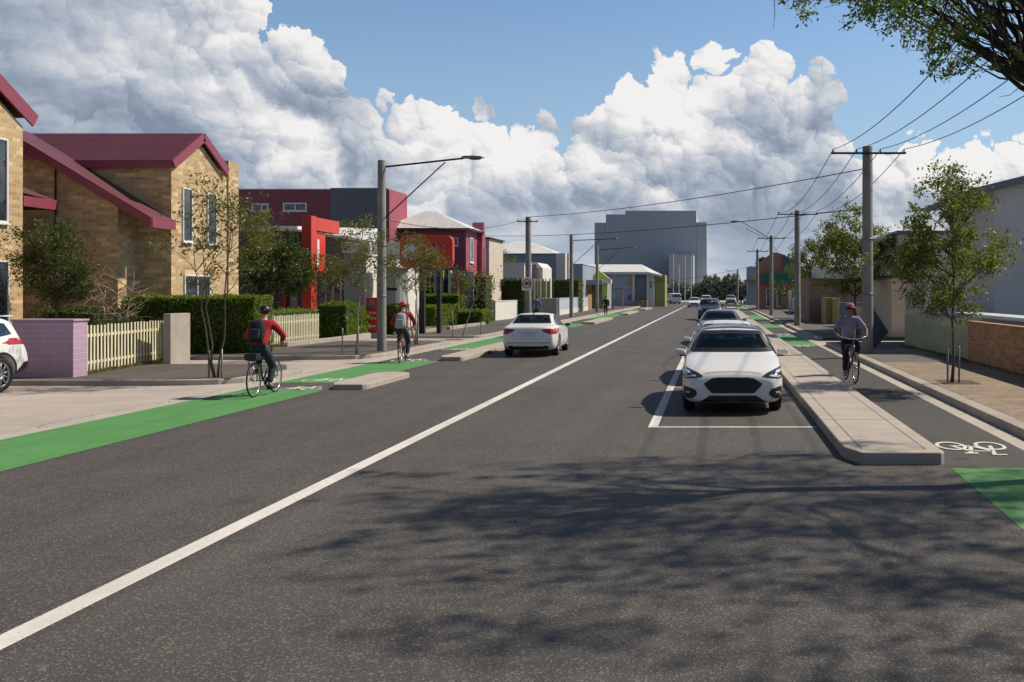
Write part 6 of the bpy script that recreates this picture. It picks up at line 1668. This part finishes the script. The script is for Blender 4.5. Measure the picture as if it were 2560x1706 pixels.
# speed sign on pole 2
sd = 58.3; sx = X(1211, sd)
t = thing('speed_sign', 'white square sign with red ring reading 40 on the second left pole', 'speed sign', (sx, sd, 2.2))
zc = Z(652.5, sd)
part(t, 'board', 'frame_white', lambda m: m.box(X(1199, sd), X(1223, sd), sd-.02, sd, Z(668, sd), Z(638, sd)), .01)
part(t, 'ring', 'sign_red', lambda m: m.lathe([(.285,-.03),(.215,-.03),(.215,-.022),(.285,-.022),(.285,-.03)], (sx, sd, zc), 'y', 40)) if M.setdefault('sign_red', plain('sign red', (.65,.02,.03), .4)) else 0
part(t, 'number', 'car_black', lambda m: [put_text(m, '40', .34, (sx+q, sd-.024, zc), .004) for q in (-.014, 0, .014)])

def wire(label, a, b, sag, r=.012, group='overhead wires'):
    a, b = Vector(a), Vector(b); n = 24; pts = [a.lerp(b, i/n) - Vector((0,0,4*sag*(i/n)*(1-i/n))) for i in range(n+1)]
    m = MB(); m.tube(pts, r, 5); o = m.build('overhead_wire', M['wire'], smooth=True); return tag(o, label, 'wire', group, 'thing')
arms = [(5.0, 5, 6.75)] + [(x, y, h-.12) for x, y, h, _ in GRP]
nm = ['outermost road-side', 'inner road-side', 'inner house-side', 'outermost house-side']
sp = ['between the overhanging tree and the nearest right pole', 'between the first and second right poles', 'between the second and third right poles', 'between the third and fourth right poles']
for i in range(4):
    for k in range(4):
        o1, o2 = [-1.14+.76*k]*2
        (xa, ya, za), (xb, yb, zb) = arms[i], arms[i+1]
        wire(f'{nm[k]} overhead wire {sp[i]}', (xa+o1, ya-.24, za), (xb+o2, yb-.24, zb), .62 if i else .75, .011+.002*i)
wire('upper service wire crossing the road to the second left pole', (4.9, 31, Z(388,31)), (-11.35, 58.5, 6.7), .25, .016)
wire('upper service wire from the second left pole to the nearest left street lamp', (-11.35, 58.5, 6.7), (-11.1, 32.5, 4.55), .5, .012)
wire('lower service wire crossing the road to the maroon house', (4.9, 31, Z(479,31)), (-16.6, 69.5, 6.2), .3, .016)
wire('thin service wire from the nearest right pole to the pale wing', (5.1, 31, 3.35), (4.98, 57, 4.4), .2, .010)
wire('stay wire from the third right pole to the shop', (5.0, 82, 6.2), (8.3, 100, 4.2), .1, .02)
wire('thin far wire crossing to the distant lamp', (4.9, 108, 5.2), (-14, 150, 3.6), .6, .02)

# ---------------------------------------------------------------- trees
GT = 'young street trees on the left footpath'; G2 = 'young street trees on the right footpath'
make_tree('street_tree', 'sparse multi-stem young tree before the street gable, nearest on the left footpath', 'tree', (-11.55, 22.25, .12), 5, (1.30, 1.2, 3.35, 1.35), .024, .35, 30, 3400, .050, 'leaf_olive', 'bark', 21, GT, clump_r=.30, multi=3)
make_tree('street_tree', 'thin young tree with bright top left of the nearest street lamp', 'tree', (-11.4, 30.5, .12), 4.8, (1.0, .9, 3.3, 1.25), .03, .35, 22, 3200, .052, 'leaf_street', 'bark_pale', 22, GT, clump_r=.30, lean=(.2,0), multi=1)
make_tree('street_tree', 'young tree in front of the raised red sign', 'tree', (-11.25, 36.3, .12), 4.8, (1.20, 1.1, 3.25, 1.2), .032, .35, 24, 3800, .056, 'leaf_olive', 'bark_pale', 23, GT, clump_r=.34, multi=2)
make_tree('street_tree', 'small dark young tree before the cream wall', 'tree', (-11.35, 43.2, .12), 3.6, (.9, .8, 2.4, .7), .03, .4, 8, 420, .06, 'leaf_olive', 'bark_pale', 24, GT, clump_r=.34, lean=(1.1,0))
make_tree('street_tree', 'full young tree in a soil cut beside the sage picket fence', 'tree', (5.2, 20.9, .13), 4.8, (1.15, 1.1, 3.0, 1.55), .036, .34, 44, 15500, .052, 'leaf_bright', 'bark', 25, G2, clump_r=.29)
make_tree('street_tree', 'broad green tree behind the nearest right pole', 'tree', (6.6, 44.5, .13), 6.0, (1.75, 1.6, 3.9, 1.9), .06, .35, 46, 17000, .075, 'leaf_bright', 'bark', 26, G2, clump_r=.45)
make_tree('street_tree', 'slender tree between the first and second right poles', 'tree', (X(1868,74), 74, .13), 6.2, (1.5, 1.4, 4.4, 2.0), .05, .4, 26, 6500, .10, 'leaf_bright', 'bark_dark', 27, G2, clump_r=.48)
make_tree('street_tree', 'small far tree against the green-awned shop', 'tree', (X(1795,104), 104, .13), 3.6, (1.6, 1.4, 2.4, 1.0), .05, .4, 12, 1300, .12, 'leaf_dark', 'bark_dark', 28, G2, clump_r=.5)
make_tree('garden_tree', 'dense dark small tree between the lilac wall and the brick house', 'tree', (X(130,28.2), 28.2, 0), 4.3, (1.18, 1.0, 2.95, 1.12), .05, .3, 34, 14000, .052, 'leaf_dark', 'bark', 31, 'garden trees on the left', clump_r=.34)
make_tree('garden_tree', 'bare leafless branching tree before the shaded brick wall', 'tree', (X(262,28.6), 28.6, 0), 3.4, (.95, .8, 2.0, 1.0), .045, .2, 24, 60, .05, 'leaf_olive', 'bark_bare', 32, 'garden trees on the left', clump_r=.30, twigs=8, multi=2)
make_tree('garden_tree', 'dark leafy tree at the far edge of the gabled brick house', 'tree', (X(545,41), 41, 0), 6.3, (1.2, 1.1, 4.3, 1.5), .06, .3, 26, 5200, .075, 'leaf_street', 'bark', 33, 'garden trees on the left', clump_r=.42, multi=2)
make_tree('garden_tree', 'wide dark tree in front of the slate takeaway wall', 'tree', (X(625,43.5), 43.5, 0), 5.2, (1.75, 1.3, 3.3, 1.45), .06, .25, 34, 12000, .085, 'leaf_dark', 'bark', 34, 'garden trees on the left', clump_r=.48, multi=2)
make_tree('garden_tree', 'olive tree above the red portal beam', 'tree', (X(790,53), 53, 0), 6.6, (1.6, 1.2, 4.9, 1.1), .06, .4, 20, 4500, .09, 'leaf_olive', 'bark', 35, 'garden trees on the left', clump_r=.5, multi=2)
make_tree('garden_tree', 'dark tree in front of the stepped white roofs', 'tree', (X(745,46.5), 46.5, 0), 4.6, (1.5, 1.2, 3.3, 1.1), .05, .3, 16, 1500, .08, 'leaf_olive', 'bark', 36, 'garden trees on the left', clump_r=.42, multi=2)
make_tree('garden_tree', 'small tree with reddish foliage by the shopfront columns', 'tree', (X(1060,60), 60, 0), 3.8, (1.0, .9, 2.6, 1.0), .05, .3, 12, 1000, .09, 'leaf_olive', 'bark', 37, 'garden trees on the left', clump_r=.42)
make_tree('garden_tree', 'green tree top beyond the tan house end', 'tree', (X(1140,96), 96, 0), 7.2, (1.9, 1.5, 5.6, 1.5), .09, .4, 18, 2200, .12, 'leaf_bright', 'bark', 38, 'garden trees on the left', clump_r=.6)
# tree pits and stakes
sheet('tree_pit', 'soil', [rect(4.95, 5.75, 20.5, 21.5)], .1335)
sheet('tree_pit', 'soil', [rect(-12.0, -11.1, 21.95, 22.7), rect(-11.9, -11.0, 30.2, 31), rect(-11.7, -10.95, 36, 36.8), rect(-11.8, -11.0, 42.0, 42.8)], .1285)
def stake(label, x, y, h, group='tree stakes'):
    m = MB(); m.lathe([(.022,0),(.022,h),(.001,h+.01)], (x, y, .12), 'z', 8); o = m.build('tree_stake', M['steel'], smooth=True); tag(o, label, 'stake', group, 'thing')
stake('left galvanised stake of the nearest left street tree', -11.68, 22.15, .62); stake('right galvanised stake of the nearest left street tree', -11.38, 22.15, .66)
stake('left stake of the street tree by the arrow sign', -11.75, 30.3, .85); stake('right stake of the street tree by the arrow sign', -11.25, 30.3, .9)
stake('left stake of the tree behind the red helmet cyclist', -11.6, 36.0, .95); stake('right stake of the tree behind the red helmet cyclist', -11.2, 36.0, 1.7)
stake('left stake of the small tree before the cream wall', -11.45, 42.0, 1.2); stake('right stake of the small tree before the cream wall', -10.85, 44.6, .55)
stake('left stake of the tree beside the sage fence', 5.07, 20.75, .75, 'tree stakes'); stake('right stake of the tree beside the sage fence', 5.33, 20.8, .8, 'tree stakes')

# big overhanging tree at the upper right
rnd = random.Random(77)
t = thing('overhanging_tree', 'large dark-limbed tree overhanging the road at the upper right', 'tree', (5.3, 11.3, .13))
tb = MB(); TR = [(5.3,11.3,0),(5.25,11.4,1.6),(5.0,11.6,3.2),(4.55,11.9,4.1)]
tb.tube(TR, [.19,.15,.13,.12], 12)
ends = []
def P3(px, py, d): return Vector((X(px, d), d, Z(py, d)))
hub = P3(2395, 232, 12.0); tb.tube([TR[-1], hub], [.12,.12], 10)
limb = [hub, P3(2372, 195, 12.0), P3(2362, 140, 11.9), P3(2365, 60, 11.8), P3(2350, -60, 11.7), P3(2330, -200, 11.6)]
tb.tube(limb, [.12,.10,.08,.07,.05,.03], 10)
for px, py, d, r0, s in ((2236,95,12.1,.05,0),(2146,25,12.3,.05,0),(2060,20,12.2,.04,1),(2100,-14,12.0,.04,1),(2146,-24,12.4,.045,1),(2180,-40,11.8,.05,1),(2215,-50,12.1,.05,1),(2250,-60,12.3,.05,2),(2275,-60,11.8,.05,2),(2300,-70,12.2,.05,2),
                      (2190,20,11.7,.04,1),(2215,50,12.4,.035,1),(2170,-10,11.9,.04,2),(2240,-20,12.5,.045,2),(2265,10,12.0,.035,2),(2120,8,11.6,.035,1),(2160,60,11.8,.03,0),(2200,130,12.2,.025,0),(2290,-30,12.0,.04,3),(2320,-50,12.3,.05,3),
                      (2230,-90,11.7,.045,3),(2030,-25,12.0,.035,2),(1960,-40,12.2,.04,3),(1860,-45,12.0,.035,3),(2335,110,12.6,.02,0),(2305,150,12.3,.016,0),(2255,-5,11.9,.04,1),(2205,-15,12.2,.045,0),(2280,30,12.1,.045,0)):
    a = limb[s].lerp(limb[s+1], rnd.random()); e = P3(px, py, d + rnd.uniform(-1.6, 2.0))
    pts = branchy(tb, rnd, a, e, r0*.8, r0*.28, .035, 8, 6); ends.append((e, pts))
    for k in range(4):
        b0 = rnd.choice(pts[2:]); e2 = b0 + (e-a).normalized()*rnd.uniform(.3,.8) + Vector((rnd.gauss(0,.12), rnd.gauss(0,.25), rnd.gauss(.05,.14)))
        ends.append((e2, branchy(tb, rnd, b0, e2, r0*.3, r0*.1, .06, 5, 4)))
lb = MB()
vis = [(2040,8,.30),(1965,0,.24),(2095,22,.32),(2150,48,.28),(2205,72,.22),(2132,90,.20),(2070,42,.22),(2285,-5,.22),(2168,118,.20),(2195,140,.19),(2145,158,.15),(2212,165,.15),(2175,176,.10),(2305,146,.12),(2285,156,.07),(2330,132,.10),(1990,18,.15),(1880,-12,.24),(1835,-8,.18),(1800,-14,.20),(1920,-22,.24),(2225,105,.16),(2250,20,.18),(2120,-30,.4),(2020,-40,.4),(2200,-60,.4),(2320,-70,.4),(1930,-60,.3),(2335,20,.14),(2190,10,.2)]
for px, py, r in vis:
    c = P3(px, py, 12.1 + rnd.uniform(-2.0, 2.4))
    e, pts = min(ends, key=lambda q: (q[0]-c).length)
    a = min(pts[1:], key=lambda p: (p-c).length)
    bp = branchy(tb, rnd, a, c, .012, .005, .1, 5, 4)
    for k in range(7): branchy(tb, rnd, rnd.choice(bp[1:]), c + Vector((rnd.gauss(0,1), rnd.gauss(0,1), rnd.gauss(0,.8)))*r*.8, .005, .002, .15, 4, 3)
    sub_ = [c + Vector((rnd.gauss(0,1), rnd.gauss(0,1), rnd.gauss(0,.8)))*r*.6 for k in range(9)]
    leaf_quads(lb, rnd, [rnd.choice(sub_) + Vector((rnd.gauss(0,1), rnd.gauss(0,1), rnd.gauss(0,1)))*r*.20 for k in range(int(5600*r*r))], .034)
for px, py, L in ((1778,-10,.42),(1930,-8,.12),(2040,35,.28),(2075,55,.3),(2090,75,.22)):
    a = P3(px, py, 12); branchy(tb, rnd, a, a + Vector((-.06*rnd.random(), 0, -L)), .006, .002, .12, 6, 4)
# crown above the frame, which throws the dappled shade on the road
for i in range(76):
    a = rnd.uniform(0, 6.28); rr = 4.2*math.sqrt(rnd.random()); z = rnd.uniform(6.6, 9.0)
    c = Vector((8.3 + rr*math.cos(a)*1.15, 12.0 + rr*math.sin(a)*1.0, z))
    if c.z < CH + .305*c.y + 1.5: c.z = CH + .305*c.y + 1.5 + rnd.random()*1.2
    r = rnd.uniform(.28, .62)
    if i % 12 == 0: 
        far = hub + (c-hub)*.15; branchy(tb, rnd, far, c, .03, .008, .12, 6, 5)
    leaf_quads(lb, rnd, [c + Vector((rnd.gauss(0,1)*2.1, rnd.gauss(0,1)*.7, rnd.gauss(0,.4)))*r*.7 for k in range(150)], .095)
tb.build('trunk', M['bark_dark'], t, smooth=True); lb.build('crown', M['leaf_over'], t)

# ---------------------------------------------------------------- vehicles
c = make_car('white hatchback parked facing the viewer beside the long separator', 'car', 'hatch', M['car_white'], (.33, 16.35, 0), 0); front_hatch(c)
GP_ = 'cars parked along the right of the road'
c = make_car('white saloon driving away on the left lane', 'car', 'sedan', M['car_white'], (-6.2, 30.9+4.7, 0), R(182.5)); rear_sedan(c)
c = make_car('white four wheel drive half in view on the left driveway', 'car', 'suv', M['car_white'], (-15.75, 16.35, 0), R(0), style='suv', name='car'); rear_suv(c); front_generic(c)
c = make_car('white-roofed car parked directly behind the front hatchback', 'car', 'sedan', M['car_white'], (.32, 21.5, 0), 0, GP_); front_generic(c)
c = make_car('blue grey saloon parked between the white-roofed car and the dark four wheel drive', 'car', 'sedan', M['car_bluegrey'], (.28, 37.5, 0), 0, GP_); front_generic(c)
c = make_car('dark four wheel drive facing the viewer in the parked row', 'car', 'suv', M['car_dark'], (-.30, 71.5, 0), 0, GP_); front_generic(c)
c = make_car('small dark car beside the white van at the far junction', 'car', 'sedan', M['car_dark'], (X(1501,170)+.0, 170, 0), R(180), 'far traffic', 1)
c = make_car('white van crossing at the far junction', 'van', 'van', M['car_white'], (X(1537,176), 174, 0), R(200), 'far traffic', 1, name='van'); front_generic(c)
c = make_car('white car coming toward the viewer beyond the dark four wheel drive', 'car', 'sedan', M['car_white'], (X(1595,134), 133, 0), 0, 'far traffic', 1); front_generic(c)
c = make_car('white car with dark screen behind the oncoming white car', 'car', 'suv', M['car_white'], (X(1622,152), 152, 0), 0, 'far traffic', 1); front_generic(c)
c = make_car('silver car far down the right side of the road', 'car', 'suv', M['car_silver'], (X(1680,165), 165, 0), 0, 'far traffic', 1); front_generic(c)
c = make_car('blue grey car beyond the far pedestrian', 'car', 'sedan', M['car_bluegrey'], (X(1722,160), 160, 0), 0, 'far traffic', 1)

# ---------------------------------------------------------------- cyclists
def rider(lean=.0, low='r', up=1.0, hb=(.27,.24,1.03), sp=.30):
    """joints for someone on the bicycle above; `low` names the leg at the bottom of the stroke"""
    hi = 'l' if low == 'r' else 'r'; sg = {'l': -1, 'r': 1}
    J = dict(pel=(0,-.26,1.0), chest=(0,-.14+lean*.8,1.34), neck=(0,-.07+lean,1.53), head=(0,-.03+lean*1.1,1.69))
    for k in 'lr':
        s = sg[k]
        J['sh'+k] = (s*.19,-.09+lean,1.45); J['el'+k] = (s*sp,.04+lean*.6,1.20); J['wr'+k] = (s*hb[0],hb[1]-.05,hb[2]+.045); J['hip'+k] = (s*.10,-.24,.96)
        if k == low: J['kn'+k] = (s*.13,.10,.58); J['an'+k] = (s*.125,-.06,.22); J['to'+k] = (s*.135,.08,.165)
        else: J['kn'+k] = (s*.14,.18,.84); J['an'+k] = (s*.125,-.03,.535); J['to'+k] = (s*.135,.09,.49)
        J['hd'+k] = (0, 1, -.15)
    return J
JN = rider()
def yaw_at(x, y): return 0
p1 = (X(607, 19.6), 19.6, 0); 
make_bicycle('black city bicycle with rear bag ridden by the black backpack cyclist', p1, R(3), 'dark_steel', rack=True, box=True)
make_person('cyclist in red jumper and black helmet wearing a black backpack', p1, R(3), rider(.06, 'r', sp=.37), 'skin_l', 'c_red', 'c_jeans', 'c_black', 'hair_dark', ('helmet', 'helmet_black'), bulk=1.14)
make_backpack('black backpack worn by the nearest left cyclist', p1, R(3), (-.03,-.28,1.31), R(-14), 'c_black', 'c_charcoal')
p2 = (X(934, 29.2), 28.9, 0)
make_bicycle('dark bicycle ridden by the red helmet cyclist', p2, R(8), 'maroon_trim', rack=True)
make_person('cyclist in maroon top and red helmet seen from behind', p2, R(8), rider(.04, 'r', sp=.32), 'skin_l', 'c_maroon', 'c_jeans', 'c_shoe', 'hair_dark', ('helmet', 'helmet_red'), bulk=1.1)
make_backpack('pale grey backpack worn by the red helmet cyclist', p2, R(8), (-.02,-.28,1.25), R(-10), 'c_palegrey', 'c_palegrey')
p3 = (X(1957, 22.5), 22.7, 0)
make_bicycle('upright city bicycle with mudguards on the right bike lane', p3, R(180+4), 'steel', rack=False, fenders=True, hw=.37)
make_person('cyclist in lavender shirt and pink hat riding toward the viewer', p3, R(180+4), rider(-.02, 'r', sp=.38, hb=(.34,.24,1.03)), 'skin_d', 'c_lavender', 'c_black', 'c_shoe', 'hair_dark', ('hat', 'c_pink'), jacket_name='shirt', sleeves='short', glasses=True, bulk=1.2)
# ---------------------------------------------------------------- pedestrians
def stand(step=.12, arm=.08, bend=0):
    J = dict(pel=(0,0,.95), chest=(0,bend*.5,1.28), neck=(0,bend,1.49), head=(0,bend*1.3,1.64))
    for k, s in (('l',-1),('r',1)):
        J['sh'+k] = (s*.19,bend*.9,1.42); J['el'+k] = (s*.27,bend*.8-arm*s*.5,1.15); J['wr'+k] = (s*.29,bend+arm*s+.08,.92); J['hip'+k] = (s*.10,0,.91)
        J['kn'+k] = (s*.10,-step*s*.5+.03,.50); J['an'+k] = (s*.10,-step*s,.09); J['to'+k] = (s*.11,-step*s+.14,.04); J['hd'+k] = (0,.25,-1)
    return J
make_person('pedestrian in blue shirt walking away beside the 40 sign pole', (X(1233,62), 62, .12), 0, stand(.1), 'skin_l', 'c_blue', 'c_slate', 'c_black', 'hair_dark')
pp = (X(1392,88), 88, 0)
make_person('pedestrian in dark clothes on the green lane by the fourth left pole', pp, 0, stand(.05), 'skin_l', 'c_black', 'c_black', 'c_black', 'hair_dark')
m = MB(); m.box(.12, .34, -.22, -.02, .85, 1.35); o = m.build('shoulder_bag', M['c_slate'], bevel=.04); o.location = pp; tag(o, 'dark blue bag carried by the pedestrian on the green lane', 'bag', None, 'thing')
make_person('distant dark pedestrian on the right bike lane', (X(1702,152), 152, 0), R(180), stand(.1), 'skin_l', 'c_black', 'c_black', 'c_black', 'hair_dark')
